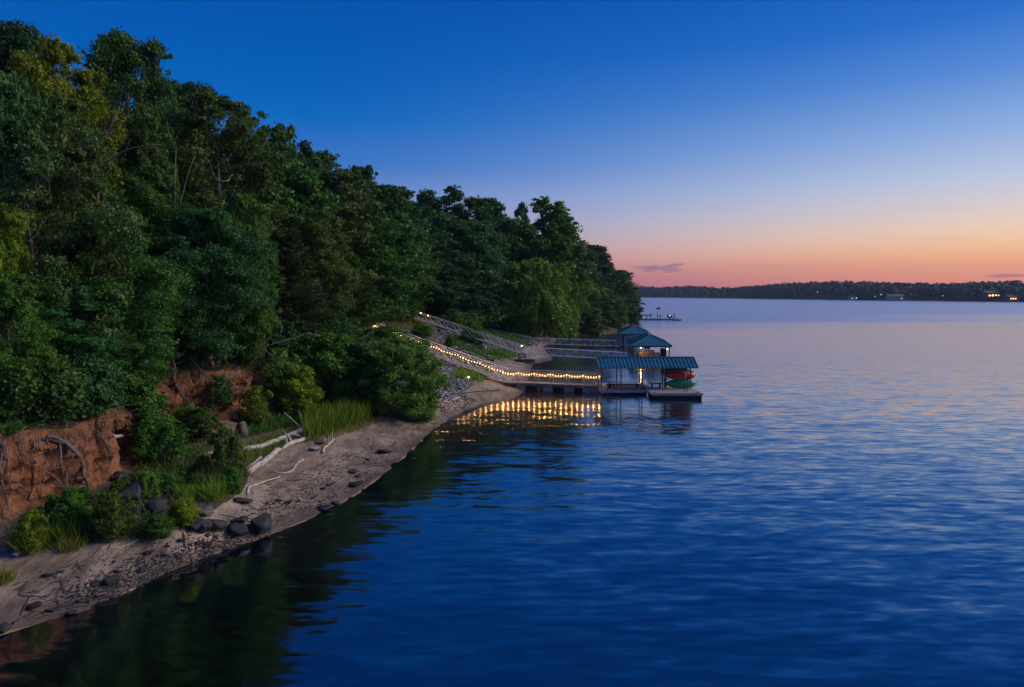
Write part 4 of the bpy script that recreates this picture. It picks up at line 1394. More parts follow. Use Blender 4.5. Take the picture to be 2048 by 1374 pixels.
# pale driftwood log under the floating walkway end etc. come later; second ramp
g2a, g2b = Vector((1.25, 94.7, 1.5)), Vector((-16.9, 105.5, 6.62))
gangway('upper truss gangway running from the lawn down to the pedestal on the sand', g2a, g2b, .95, 1.02, 16)
g2c, g2d = Vector((1.75, 94.7, 1.42)), Vector((16.5, 97.2, .42))
gangway('nearly level truss gangway from the pedestal to the nearer boathouse', g2c, g2d, 1.0, .98, 14)
g3a, g3b = Vector((3.3, 122, .95)), Vector((-13.6, 128, 3.9))
gangway('far truss gangway sloping down behind the upper one', g3a, g3b, .95, 1.02, 14)
g3c, g3d = Vector((4.0, 122, .86)), Vector((18.9, 123, .30))
gangway('far level truss gangway leading to the farther boathouse', g3c, g3d, 1.0, 1.0, 13)
# lanterns on the upper gangway
def lantern(label, p, post_from=None, mat='bulb2', cat='lamp', name='lantern', group=None):
    p = Vector(p)
    base = Vector(post_from) if post_from is not None else p - Vector((0, 0, .14))
    t = thing(name, label, cat, base, group)
    mb = MB(); mb.bar(base, p - Vector((0, 0, .02)), .06); mb.cyl(p + Vector((0, 0, .085)), .10, .05, 8, .03); mb.build('post', M['post'], t)
    link('bulb', LAMP, M[mat], t, p - base)
    return t
for px, lab in ((827, 'glowing lantern nearest the top of the upper gangway'), (847, 'middle one of the three glowing lanterns on the upper gangway'), (862.5, 'lowest of the three glowing lanterns at the top of the upper gangway')):
    u = (px - 806) / (1038 - 806)
    u = u * 94.7 / (105.5 + (94.7 - 105.5) * u) * 1.0
    q = g2b.lerp(g2a, min(1, u * 1.05))
    lantern(lab, q + Vector((0, -.12, 1.12)), q + Vector((0, -.12, .1)), group='lanterns on the upper gangway')
q = g2a
lantern('single glowing lantern at the pedestal end of the upper gangway', q + Vector((.1, -.12, 1.1)), q + Vector((.1, -.12, .1)), 'lamp_white')
for px, py, lab in ((759, 621, 'left one of two glowing lamps at the edge of the lawn'), (776.5, 623, 'right one of two glowing lamps at the edge of the lawn')):
    p = PY(px, py, 106)
    lantern(lab, p, (p.x, p.y, min(p.z - .4, ground_z(p.x, p.y))), name='garden_lamp', group='lamps at the lawn edge')
p = G(937, 760)
lantern('small glowing garden lamp in the weeds at the foot of the riprap', p + Vector((0, 0, .28)), p, name='garden_lamp')

# pedestal on skids under the gangway joint
t = thing('gangway_pedestal', 'dark steel stand on skids carrying the joint of two gangways on the sand', 'stand', P(1043, 722, .5))
zb = ground_z(1.3, 94.6, .5)
mb = MB()
for y in (94.5, 96.0):
    mb.bar((-.9, y, zb + .14), (3.2, y, zb + .14), .28, .24)
mb.build('skid', M['dark_wood'], t)
mb = MB()
for x in (.85, 1.95):
    for y in (94.5, 96.0): mb.bar((x, y, zb + .2), (x + (.12 if x < 1 else -.12), y, 1.38), .1)
    mb.bar((x, 94.5, zb + .55), (x, 96.0, zb + .55), .08)
for y in (94.5, 96.0):
    mb.bar((.8, y, 1.36), (2.0, y, 1.36), .1); mb.bar((.85, y, zb + .3), (1.95, y, 1.2), .06); mb.bar((.88, y, zb + .62), (1.92, y, zb + .62), .07)
mb.build('frame', M['dark_steel'], t)


def boathouse(label, x0, y0, far):
    W_, D_ = 5.9, 11.7
    th = math.atan2(.128, .99)
    u = Vector((math.cos(th), -math.sin(th) * 0 - 0.0, 0)); v = Vector((math.sin(th), math.cos(th), 0))
    u = Vector((1, 0, 0))
    q = lambda a, b, z: Vector((x0, y0, 0)) + u * a + v * b + Vector((0, 0, z))
    t = thing('boathouse', label, 'boathouse', q(0, 0, 0), 'blue roofed boathouses')
    ze, zr = 2.45, 3.75
    c4 = [q(0, 0, ze), q(W_, 0, ze), q(W_, D_, ze), q(0, D_, ze)]
    r0, r1 = q(W_ / 2, W_ / 2, zr), q(W_ / 2, D_ - W_ / 2, zr)
    mb = MB()
    lo = [p - Vector((0, 0, .1)) for p in c4]
    mb.add(c4 + [r0, r1] + lo, [(0, 1, 4), (1, 2, 5, 4), (2, 3, 5), (3, 0, 4, 5), (9, 8, 7, 6), (0, 6, 7, 1), (1, 7, 8, 2), (2, 8, 9, 3), (3, 9, 6, 0)])
    def rib(p, p2): mb.bar(p + Vector((0, 0, .025)), p2 + Vector((0, 0, .025)), .045, .05)
    n_ = 15
    for i in range(1, n_):
        a = W_ * i / n_
        k = min(a, W_ - a) / (W_ / 2)
        e = lambda b0, sg: (q(a, b0, ze), q(a, b0 + sg * k * W_ / 2, ze + (zr - ze) * k))
        rib(*e(0, 1)); rib(*e(D_, -1))
    n_ = 29
    for i in range(1, n_):
        b = D_ * i / n_
        k = min(1, min(b, D_ - b) / (W_ / 2))
        rib(q(0, b, ze), q(k * W_ / 2, b, ze + (zr - ze) * k)); rib(q(W_, b, ze), q(W_ - k * W_ / 2, b, ze + (zr - ze) * k))
    for p in c4[:2]: mb.bar(p + Vector((0, 0, .03)), r0 + Vector((0, 0, .04)), .12, .05)
    for p in c4[2:]: mb.bar(p + Vector((0, 0, .03)), r1 + Vector((0, 0, .04)), .12, .05)
    mb.bar(r0 + Vector((0, 0, .04)), r1 + Vector((0, 0, .04)), .16, .05)
    mb.build('roof', M['roof'], t)
    mb = MB()
    for a, b in ((c4[0], c4[1]), (c4[1], c4[2]), (c4[2], c4[3]), (c4[3], c4[0])):
        mb.bar(a - Vector((0, 0, .16)), b - Vector((0, 0, .16)), .1, .12)
    mb.build('fascia', M['dark_wood'], t)
    for a in (.35, W_ - .35):
        for b in (.35, D_ / 2, D_ - .35):
            mb = MB(); mb.bar(q(a, b, -.4), q(a, b, ze - .1), .13); mb.build('post', M['dark_wood'], t)
    mb = MB()
    for (a0, a1, b0, b1) in ((.0, 1.15, .1, D_ - .1), (W_ - 1.0, W_, .1, D_ - .1), (1.15, W_ - 1.0, D_ - 1.2, D_ - .1)):
        p = q((a0 + a1) / 2, (b0 + b1) / 2, .3)
        mb.box(p, (a1 - a0, b1 - b0, .14), rz=-th)
    mb.build('deck', M['deck'], t)
    mb = MB()
    for (a0, a1, b0, b1) in ((.1, 1.05, .3, D_ - .3), (W_ - .9, W_ - .1, .3, D_ - .3)):
        p = q((a0 + a1) / 2, (b0 + b1) / 2, .08)
        mb.box(p, (a1 - a0, b1 - b0, .3), rz=-th)
    mb.build('float', M['float_dark'], t)
    return t, q, W_, D_


bh, q, W_, D_ = boathouse('nearer boathouse with hipped blue metal roof and warm lamp light inside', 16.9, 97.0, False)
# storage cabinet at the right front and a lamp
mb = MB(); p = q(W_ - 1.15, .9, 1.15); mb.box(p, (.75, .7, 1.6)); mb.build('cabinet', M['black'], bh)
link('lamp', LAMP, M['bulb2'], bh, q(1.5, .6, 2.1) - bh.location)
mb = MB(); mb.bar(q(1.5, .6, 2.15), q(1.5, .6, 2.45), .04); mb.build('lamp_stem', M['black'], bh)
def glow(parent, p, w, col=(1.0, .5, .16), r=.1):
    ld = bpy.data.lights.new('lamp_light', 'POINT'); ld.energy, ld.color, ld.shadow_soft_size = w, col, r
    lo = bpy.data.objects.new('lamp_light', ld); COL.objects.link(lo); lo.parent = parent; lo.location = Vector(p) - parent.location
glow(bh, q(1.5, .4, 1.95), 60)
link('lamp', LAMP, M['lamp_white'], bh, q(W_ - .6, .5, 1.9) - bh.location)
# pontoon boat with board sided rails inside
t = thing('pontoon_boat', 'boat with pale horizontal side rails lit orange inside the nearer boathouse', 'boat', q(2.8, 1.5, 0))
mb = MB()
for k in range(5): mb.box(q(2.75, 1.0, .66 + k * .17), (3.0, .05, .13))
mb.build('side_panel', M['lit_wood'], t)
mb = MB(); mb.box(q(2.75, 3.8, .5), (3.0, 5.6, .1), rz=-math.atan2(.128, .99)); mb.build('deck', M['deck'], t)
for a in (1.75, 3.75):
    mb = MB(); mb.tube([q(a, .7, .2), q(a, 1.2, .18), q(a, 6.2, .18), q(a, 6.9, .3)], [.1, .3, .3, .08], 10); mb.build('pontoon', M['alu'], t)
mb = MB(); mb.box(q(3.2, 3, 1.05), (.8, .7, 1.0)); mb.build('console', M['panel'], t)
mb = MB(); mb.box(q(1.85, 5, .8), (.7, 1.8, .5)); mb.build('seat', M['panel'], t)

bh2, q, W_, D_ = boathouse('farther boathouse with hipped blue metal roof and pale panel walls on its left', 19.5, 124.5, True)
for a0, a1 in ((.1, .55), (.62, 1.05), (1.2, 1.65)):
    mb = MB(); mb.box(q((a0 + a1) / 2, .3, 1.35), (a1 - a0, .06, 1.95)); mb.build('wall_panel', M['panel'], bh2)
mb = MB(); mb.box(q(.1, 2.4, 1.35), (.06, 4.0, 1.95), rz=-math.atan2(.128, .99)); mb.build('wall_panel', M['panel'], bh2)
mb = MB(); mb.box(q(.8, .28, 1.3), (.3, .05, 1.8)); mb.build('door', M['dark_wood'], bh2)
# things on its side deck
t = thing('deck_chairs', 'dark low furniture at the left corner of the farther boathouse', 'furniture', (18.6, 123.8, .35))
mb = MB()
for x in (18.3, 18.9):
    mb.box((x, 123.9, .72), (.5, .5, .08)); mb.box((x, 124.15, 1.05), (.5, .07, .6))
    for dx in (-.2, .2):
        for dy in (-.2, .2): mb.bar((x + dx, 123.9 + dy, .3), (x + dx, 123.9 + dy, .72), .06)
mb.build('seat', M['dark_wood'], t)
t = thing('side_dock', 'small floating landing at the left of the farther boathouse', 'dock', (18.5, 123.8, .2))
mb = MB(); planks(mb, 17.3, 19.5, 122.9, 125.6, .28, 'y'); mb.build('deck', M['deck'], t)
mb = MB(); mb.box((18.4, 124.2, .08), (2.0, 2.4, .3)); mb.build('float', M['float_dark'], t)

# the far dock past the headland
Yd = 244.0
def fx(px): return (px - 1024) / FPX * Yd
t = thing('far_dock', 'low dark dock with pilings reaching out beyond the headland', 'dock', (fx(1280), Yd, .4))
mb = MB(); mb.box(((fx(1268) + fx(1350)) / 2, Yd + .8, .35), (fx(1350) - fx(1268), 1.8, .35)); mb.build('deck', M['dark_wood'], t)
for px, h in ((1291, .9), (1305.5, 1.1), (1310, 1.2), (1315, 2.3), (1320.5, 2.2), (1348.5, 2.5)):
    mb = MB(); mb.cyl((fx(px), Yd - .2, -.6), .16 if h > 2 else .1, .6 + h, 8); mb.build('piling', M['dark_wood'], t)
t = thing('raised_pier', 'narrow raised dark pier behind the far dock by the headland', 'pier', (fx(1275), Yd + 6, 0))
mb = MB(); mb.box(((fx(1268) + fx(1310)) / 2, Yd + 6, 1.75), (fx(1310) - fx(1268), 1.4, .3)); mb.build('deck', M['dark_wood'], t)
for px in (1278, 1290, 1300, 1308):
    mb = MB(); mb.cyl((fx(px), Yd + 6, -.5), .13, 2.8 if px in (1290, 1308) else 2.2, 8); mb.build('piling', M['dark_wood'], t)
t = thing('birdhouse', 'dark birdhouse on a thin pole above the far dock', 'birdhouse', (fx(1317.5), Yd + 1.5, .5))
mb = MB(); mb.bar((fx(1317.5), Yd + 1.5, .5), (fx(1317.5), Yd + 1.5, 4.0), .07); mb.build('pole', M['dark_wood'], t)
mb = MB(); mb.box((fx(1318.3), Yd + 1.5, 4.2), (1.15, .7, .42)); mb.add([(fx(1318.3) - .65, Yd + 1.1, 4.42), (fx(1318.3) + .65, Yd + 1.1, 4.42), (fx(1318.3) + .65, Yd + 1.9, 4.42), (fx(1318.3) - .65, Yd + 1.9, 4.42), (fx(1318.3) - .65, Yd + 1.5, 4.66), (fx(1318.3) + .65, Yd + 1.5, 4.66)], [(0, 1, 5, 4), (2, 3, 4, 5), (0, 4, 3), (1, 2, 5)]); mb.build('box', M['dark_wood'], t)
for px, lab in ((1337.5, 'left one of two dark tall backed chairs around the lamp on the far dock'), (1343.5, 'right one of two dark tall backed chairs around the lamp on the far dock')):
    x = fx(px); h = 1.75 if px < 1340 else 1.55
    t = thing('dock_chair', lab, 'chair', (x, Yd + .6, .52), 'chairs on the far dock')
    mb = MB(); mb.box((x, Yd + .5, .98), (.75, .7, .1)); mb.build('seat', M['dark_wood'], t)
    mb = MB()
    for k in range(5):
        dx = -.3 + .15 * k
        mb.bar((x + dx, Yd + .85, .9), (x + dx * 1.15, Yd + 1.1, .52 + h - abs(k - 2) * .1), .13, .04)
    mb.build('backrest', M['dark_wood'], t)
    for dx in (-.36, .36):
        mb = MB(); mb.bar((x + dx, Yd + .2, .52), (x + dx, Yd + .2, 1.2), .09); mb.bar((x + dx, Yd + .85, .52), (x + dx, Yd + .85, 1.2), .09); mb.bar((x + dx, Yd + .1, 1.2), (x + dx, Yd + .95, 1.2), .12, .05); mb.build('leg', M['dark_wood'], t)
p = Vector((fx(1340.6), Yd + .6, 1.75))
lantern('glowing lamp between the two chairs on the far dock', p, (p.x, p.y, .52), 'bulb2', name='dock_lamp')
# small boat at the far dock's end
t = thing('small_boat', 'small grey covered boat at the outer end of the far dock', 'boat', (fx(1355), Yd, 0))
mb = MB(); vs, fs = [], []
ns = 10; x0, x1 = fx(1346), fx(1362.5)
for i in range(ns + 1):
    u_ = i / ns; k = max(.06, 1 - u_ ** 3.2)
    for j in range(12):
        a = 2 * math.pi * j / 12
        vs.append((x0 + (x1 - x0) * u_, Yd - .6 + math.cos(a) * .8 * k, .32 + math.sin(a) * (.55 if math.sin(a) > 0 else .45) * (.55 + .45 * k)))
for i in range(ns):
    for j in range(12): fs.append((i * 12 + j, i * 12 + (j + 1) % 12, (i + 1) * 12 + (j + 1) % 12, (i + 1) * 12 + j))
fs.append(tuple(range(12))); fs.append(tuple(ns * 12 + j for j in range(12))[::-1])
mb.add(vs, fs, True); mb.build('hull', M['grey_boat'], t)
mb = MB(); mb.bar((x0 + .3, Yd - .9, .62), (x1 - .7, Yd - .9, .5), .05); mb.build('rub_rail', M['float'], t)

# ------------------------------------------------------------------ stones
def hull_rock(seed, n=14, sq=(1, 1, .7)):
    rg = random.Random(seed)
    bm = bmesh.new()
    for _ in range(n):
        v = Vector((rg.gauss(0, 1), rg.gauss(0, 1), rg.gauss(0, 1))).normalized() * rg.uniform(.42, .56)
        bm.verts.new((v.x * sq[0], v.y * sq[1], v.z * sq[2]))
    r = bmesh.ops.convex_hull(bm, input=bm.verts)
    bmesh.ops.delete(bm, geom=list({g for g in r['geom_interior'] + r['geom_unused'] if isinstance(g, bmesh.types.BMVert)}), context='VERTS')
    bmesh.ops.bevel(bm, geom=list(bm.edges), offset=.03, segments=1, affect='EDGES')
    me = bpy.data.meshes.new('rock_shape')
    bm.to_mesh(me); bm.free()
    return me


ROCKS = [hull_rock(k, 15 + k % 6, [(1, 1, .7), (1.2, .8, .75), (1, .9, .95), (1.3, 1, .5)][k % 4]) for k in range(9)]


def rock(px, py, wpx, label, mat='rock_dark', hk=.7, group=None, name='boulder', shape=None, rz=None):
    g = G(px, py)
    s = wpx * (g - CAM).length / FPX
    if name == 'boulder': s *= 1.12; hk *= 1.15
    o = link(name, ROCKS[random.randrange(9) if shape is None else shape], M[mat], None, g + Vector((0, 0, s * hk * .22)))
    o.scale = (s, s, s * hk)
    o.rotation_euler = (random.uniform(-.25, .25), random.uniform(-.25, .25), random.uniform(0, 6.28) if rz is None else rz)
    return tag(o, label, 'boulder' if name == 'boulder' else 'rock', group)


BOULD = [
    (522, 1064, 40, 'rock_dark', 1.15, 'big dark block with one brownish face, the boulder nearest the water'),
    (478, 1066, 36, 'rock_dark', .8, 'flat dark boulder just left of the big dark block'),
    (480, 1046, 26, 'rock_dark', .8, 'smaller dark boulder behind the flat one on the sand'),
    (388, 1056, 32, 'rock_dark', .95, 'left one of a tight trio of dark boulders under the yellow-green bush'),
    (405, 1062, 34, 'rock_dark', .9, 'middle one of a tight trio of dark boulders under the yellow-green bush'),
    (430, 1056, 36, 'rock_dark', .8, 'right one of a tight trio of dark boulders under the yellow-green bush'),
    (412, 1030, 28, 'rock_mid', .7, 'brown-grey stone above the tight trio of dark boulders'),
    (262, 1005, 52, 'rock_dark', .9, 'largest dark boulder in the hollow at the foot of the clay bank'),
    (315, 1020, 38, 'rock_dark', .8, 'dark boulder right of the largest one at the foot of the clay bank'),
    (335, 1045, 34, 'rock_dark', .7, 'low dark boulder left of the small yellow-green bush'),
    (240, 958, 26, 'rock_dark', .8, 'dark rock in the deep hollow under the clay bank'),
    (486, 1004, 28, 'rock_dark', .5, 'dark flat rock pile at the inner edge of the sand'),
    (560, 1078, 13, 'rock_dark', .6, 'small dark stone at the waterline right of the big dark block'),
    (487, 1110, 26, 'rock_dark', .45, 'dark stone with a pale end standing in the shallow water'),
    (650, 1020, 28, 'rock_dark', .55, 'round dark stone on the sand halfway along the near beach'),
    (672, 1008, 16, 'rock_dark', .5, 'small dark stone right of the round one on the sand'),
    (712, 972, 30, 'rock_dark', .5, 'dark stone cluster at the water edge of the middle beach'),
    (770, 905, 30, 'rock_dark', .4, 'flat dark stone where the beach narrows'),
    (827, 920, 12, 'rock_dark', .5, 'small dark stone in the water off the middle beach'),
    (642, 887, 26, 'rock_brown', .6, 'pinkish stone by the end of the pale logs'),
    (628, 900, 22, 'rock_grey', .55, 'grey stone in front of the pinkish one by the logs'),
    (440, 868, 70, 'rock_brown', .55, 'broad pinkish boulder half buried in the weeds of the bank'),
    (375, 1030, 22, 'rock_dark', .7, 'dark stone behind the tight trio of boulders'),
    (560, 1000, 20, 'rock_mid', .4, 'flat brown-grey stone in the middle of the near sand'),
    (220, 1166, 30, 'rock_dark', .6, 'dark stone on the near sand with gravel around it'),
    (68, 1215, 24, 'rock_dark', .5, 'dark stone low on the sand at the near left'),
    (140, 1228, 18, 'rock_dark', .5, 'small dark stone at the waterline of the near left beach'),
    (105, 1222, 14, 'rock_dark', .5, 'tiny dark stone on the sand at the near left'),
    (8, 1260, 24, 'rock_dark', .6, 'dark stone cut by the left edge at the waterline'),
    (35, 1110, 20, 'rock_grey', .5, 'pale stone under the yellowish bush at the far left'),
    (1010, 1, 0, None, 0, None),
]
for b in BOULD:
    if b[3]: rock(b[0], b[1], b[2], b[5], b[3], b[4], 'boulders along the near beach', shape=6 if b[2] == 40 else None)

# strip of dark stones on the near beach
rg = random.Random(5)
n_st = 0
for k in range(170):
    u = rg.random()
    px = 160 + u * 330 + rg.gauss(0, 12)
    py = 1196 - u * 125 + rg.gauss(0, 15) - 10 * math.sin(math.pi * u)
    if rg.random() < .22:
        px = rg.uniform(520, 740); py = 1045 - (px - 520) * .40 + rg.uniform(-40, 10)
    if rg.random() < .12:
        px = rg.uniform(60, 300); py = 1130 + rg.uniform(-20, 80)
    g = G(px, py)
    if g.z < -.05: continue
    w = 4 + rg.expovariate(1 / 4.5)
    rock(px, py, min(w, 20), 'small dark stone in the stony strip along the near beach', rg.choice(['rock_dark', 'rock_dark', 'rock_dark', 'rock_mid']), rg.uniform(.4, .7), 'stones of the near beach', 'stone')

# riprap: rubble slope with single rocks on it
n_r = 0
rg = random.Random(9)
poly = [(848, 712), (862, 690), (880, 668), (905, 655), (960, 690), (1010, 700), (1000, 720), (960, 760), (930, 775), (905, 800), (850, 805)]
def inside(x, y):
    c_ = False
    for i in range(len(poly)):
        x1, y1 = poly[i]; x2, y2 = poly[i - 1]
        if (y1 > y) != (y2 > y) and x < (x2 - x1) * (y - y1) / (y2 - y1) + x1: c_ = not c_
    return c_
while n_r < 290:
    px, py = rg.uniform(840, 1015), rg.uniform(630, 815)
    if not inside(px, py) and not (830 < px < 885 and 640 < py < 670 and rg.random() < .6): continue
    rock(px, py, rg.uniform(4, 11), 'grey angular rock of the riprap slope below the gangways', rg.choice(['rock_grey', 'rock_grey', 'rock_mid', 'rock_brown', 'rock_dark']), rg.uniform(.6, .9), 'rocks of the riprap slope', 'rock')
    n_r += 1
# finer rubble between them: one mass
def rubble(name, label, gen, n, mat, cat):
    mb = MB()
    shp = []
    for me in ROCKS[:4]:
        shp.append(([v.co.copy() for v in me.vertices], [tuple(p.vertices) for p in me.polygons]))
    for _ in range(n):
        q, s = gen()
        if q is None: continue
        vs, fs = rg.choice(shp)
        Rm = Matrix.Rotation(rg.uniform(0, 6.28), 3, 'Z') @ Matrix.Rotation(rg.uniform(-.5, .5), 3, 'X')
        mb.add([q + Rm @ (v * s) for v in vs], fs)
    o = link(name, mb.mesh(name), M[mat])
    return tag(o, label, cat, kind='stuff')
def g_rip():
    for _ in range(30):
        px, py = rg.uniform(836, 1015), rg.uniform(630, 815)
        if inside(px, py): break
    else: return None, 0
    g = G(px, py)
    return g + Vector((0, 0, .03)), rg.uniform(.14, .36)
rubble('riprap_rubble', 'fine grey rubble filling the riprap slope between its larger rocks', g_rip, 1500, 'rock_grey', 'rubble')
poly2 = [(985, 692), (1030, 700), (1075, 693), (1078, 680), (1060, 674), (1000, 662), (960, 656)]
def g_rip2():
    px, py = rg.uniform(940, 1085), rg.uniform(650, 705)
    c_ = False
    for i in range(len(poly2)):
        x1, y1 = poly2[i]; x2, y2 = poly2[i - 1]
        if (y1 > py) != (y2 > py) and px < (x2 - x1) * (py - y1) / (y2 - y1) + x1: c_ = not c_
    if not c_: return None, 0
    return G(px, py) + Vector((0, 0, .03)), rg.uniform(.12, .5)
rubble('terrace_rubble', 'dark rubble on the slope between the gangways at the head of the cove', g_rip2, 1000, 'rock_mid', 'rubble')
def g_gravel():
    u = rg.random()
    px = 130 + u * 400 + rg.gauss(0, 20); py = 1200 - u * 145 + rg.gauss(0, 17)
    if rg.random() < .35:
        px = rg.uniform(480, 860); py = 1075 - (px - 480) * .60 + rg.uniform(-55, 0)
    g = G(px, py)
    if g.z < -.03: return None, 0
    return g + Vector((0, 0, .005)), rg.uniform(.025, .11)
rubble('beach_gravel', 'fine dark gravel scattered on the sand along the water', g_gravel, 1900, 'rock_dark', 'gravel')
def g_cove():
    px = rg.uniform(880, 960); py = rg.uniform(778, 830)
    if (px - 880) * .45 + 790 > py + 22 or (px - 880) * -.45 + 838 < py: return None, 0
    return G(px, py) + Vector((0, 0, .02)), rg.uniform(.08, .26)
rubble('cove_gravel', 'dark loose gravel on the sand under the riprap', g_cove, 420, 'rock_mid', 'gravel')
def g_bank():
    px = rg.uniform(1030, 1250); py = 690 - (px - 1030) * .13 + rg.uniform(-12, 5)
    g = G(px, py)
    if g.z < -.1: return None, 0
    return g, rg.uniform(.2, .7)
rubble('cove_stones', 'scattered stones along the dark far shore of the cove', g_bank, 300, 'rock_brown', 'stones')

mb = MB()
for _ in range(620):
    u = rg.random(); px = 20 + 850 * u ** .9
    py = np.interp(px, [0, 200, 400, 560, 700, 800, 880], [1268, 1205, 1118, 1062, 995, 920, 850]) - rg.choice([rg.uniform(6, 30), rg.uniform(25, 90), rg.uniform(5, 110)])
    p = G(px, py)
    if p.z < .03 or p.z > 1.1: continue
    an = rg.gauss(1.15, .5); l_ = rg.expovariate(1 / .28) + .08
    dv = Vector((math.cos(an), math.sin(an), 0)) * min(l_, 1.3)
    e_ = p + dv; e_.z = ground_z(e_.x, e_.y, p.z)
    md = (p + e_) / 2 + Vector((rg.gauss(0, .04), rg.gauss(0, .04), .02))
    w_ = rg.uniform(.006, .022)
    mb.tube([p + Vector((0, 0, w_)), md + Vector((0, 0, w_)), e_ + Vector((0, 0, w_))], [w_, w_, w_ * .5], 4, cap=False)
tag(link('beach_litter', mb.mesh('beach_litter'), M['dark_wood']), 'small dark sticks and litter washed up along the sand', 'litter', kind='stuff')

# ------------------------------------------------------------------ driftwood, roots, fallen branches
def log(name, label, cat, path, r0, r1, mat='driftwood', lift=.6, twigs=0, group=None):
    """path: photo points on the ground (px, py[, extra lift])"""
    pts = []
    for q in path:
        g = G(q[0], q[1])
        if name == 'root': pts.append(g + (CAM - g).normalized() * (.12 + (q[2] if len(q) > 2 else 0)))
        else: pts.append(g + Vector((0, 0, r0 * lift + (q[2] if len(q) > 2 else 0))))
    # smooth
    fine = []
    for i in range(len(pts) - 1):
        a, b = pts[max(0, i - 1)], pts[i]
        c2, d2 = pts[i + 1], pts[min(len(pts) - 1, i + 2)]
        for k in range(4): fine.append(catmull(a, b, c2, d2, k / 4))
    fine.append(pts[-1])
    n = len(fine)
    mb = MB()
    fine = [p + Vector((noise.noise(p * 1.7), noise.noise(p * 1.9 + Vector((5, 0, 0))), .4 * noise.noise(p * 2.3))) * r0 * .7 for p in fine]
    mb.tube(fine, [(r0 + (r1 - r0) * i / (n - 1)) * (1 + .22 * noise.noise(fine[i] * 3.3)) for i in range(n)], 8)
    o = mb.mesh(name, fine[0])
    ob = link(name, o, M[mat], None, fine[0])
    tag(ob, label, cat, group)
    if twigs:
        for _ in range(twigs):
            mb = MB()
            p = rg.choice(fine[n // 4:]); dv = Vector((rg.gauss(0, 1), rg.gauss(0, 1), abs(rg.gauss(.3, .8)))).normalized() * rg.uniform(.3, 1.1)
            mb.tube([p, p + dv * .5 + Vector((0, 0, .06)), p + dv], [r1 * .8, r1 * .5, .006], 5, cap=False)
            link('twig', mb.mesh('twig', fine[0]), M[mat], ob)
    return ob


log('driftwood_log', 'long bleached log with an upturned root end, upper one of the two on the beach', 'log',
    [(412, 917), (440, 909), (480, 905), (520, 899), (560, 884), (590, 872), (606, 862), (611, 850, .15)], .12, .19, lift=1.5, twigs=3)
log('driftwood_log', 'long bleached twisted log, lower one of the two on the beach', 'log',
    [(497, 952), (512, 938), (532, 926), (548, 910), (566, 900), (590, 889), (616, 880)], .16, .13, lift=1.0, twigs=3)
log('driftwood_log', 'short pale log behind the left end of the twisted log', 'log', [(489, 942), (505, 930), (522, 917)], .07, .09)
log('driftwood_branch', 'white bent branch lying on the sand by the weed bush', 'branch', [(495, 990), (499, 976), (520, 968), (560, 955)], .06, .04)
log('driftwood_branch', 'short pale forked branch on the sand right of the logs', 'branch', [(645, 908), (650, 896), (658, 890), (668, 880)], .09, .05, twigs=2)
log('driftwood_branch', 'thin crooked branch on the sand below the logs', 'branch', [(545, 944), (565, 947), (584, 942), (594, 928), (607, 920)], .03, .05)
log('driftwood_branch', 'thin white twig on the near sand with a bent fork', 'branch', [(222, 1097), (252, 1092), (278, 1078), (266, 1086), (270, 1070), (276, 1060)], .02, .018)
log('driftwood_log', 'grey root end standing up behind the two long logs', 'log', [(612, 856), (604, 846, .3), (598, 842, .5), (596, 838, .7)], .10, .05, 'driftwood')
log('driftwood_branch', 'pale stick rising from the upper log near the reeds', 'branch', [(600, 860, .2), (585, 856, .5), (568, 846, .7)], .05, .03)
log('driftwood_log', 'small pale log on the slope of the clay bank', 'log', [(228, 876), (245, 874), (263, 871)], .09, .07)
log('driftwood_branch', 'weathered branch lying at the foot of the dark hollow', 'branch', [(186, 1002), (205, 986), (225, 978), (245, 970)], .07, .03, 'deadwood', twigs=2)
log('driftwood_branch', 'dark stick at the edge of the reeds on the sand', 'branch', [(730, 838), (752, 834), (757, 822, .3)], .05, .03, 'deadwood')
log('driftwood_branch', 'long dark plank like stick on the sand under the ramp', 'branch', [(900, 790), (930, 787), (965, 783), (1000, 781)], .07, .04, 'dark_wood')
log('driftwood_branch', 'pale stick on the sand of the cove below the riprap', 'branch', [(904, 801), (912, 798), (919, 796)], .08, .07)
log('driftwood_log', 'bare white tree trunk leaning on the far bank of the cove', 'log', [(1178, 668), (1172, 662, 1.5), (1163, 655, 3)], .12, .10)
log('driftwood_branch', 'bare grey trunk leaning on the cove bank by the willow', 'branch', [(1118, 672), (1110, 668, 1.0), (1103, 664, 2.2)], .10, .07, 'deadwood')
# tree stump
g = G(486, 872)
t = thing('tree_stump', 'grey cut tree stump standing in the weeds above the logs', 'stump', g)
mb = MB(); mb.tube([g - Vector((0, 0, .2)), g + Vector((.02, 0, .3)), g + Vector((-.08, .02, .78))], [.34, .26, .22], 10); mb.build('trunk', M['bark'], t)
mb = MB(); mb.tube([g + Vector((-.08, .02, .782)), g + Vector((-.085, .02, .80))], [.20, .19], 10); mb.build('cut_top', M['driftwood'], t)
# broken white trunk by the middle gangway
g = G(968, 702)
t = thing('broken_trunk', 'broken pale trunk standing in the grass below the middle gangway', 'trunk', g)
mb = MB(); mb.tube([g - Vector((0, 0, .2)), g + Vector((.1, 0, .7)), g + Vector((.6, 0, 1.2))], [.35, .3, .12], 8); mb.tube([g + Vector((.1, 0, .6)), g + Vector((-.3, 0, 1.0))], [.2, .08], 7); mb.build('trunk', M['driftwood'], t)

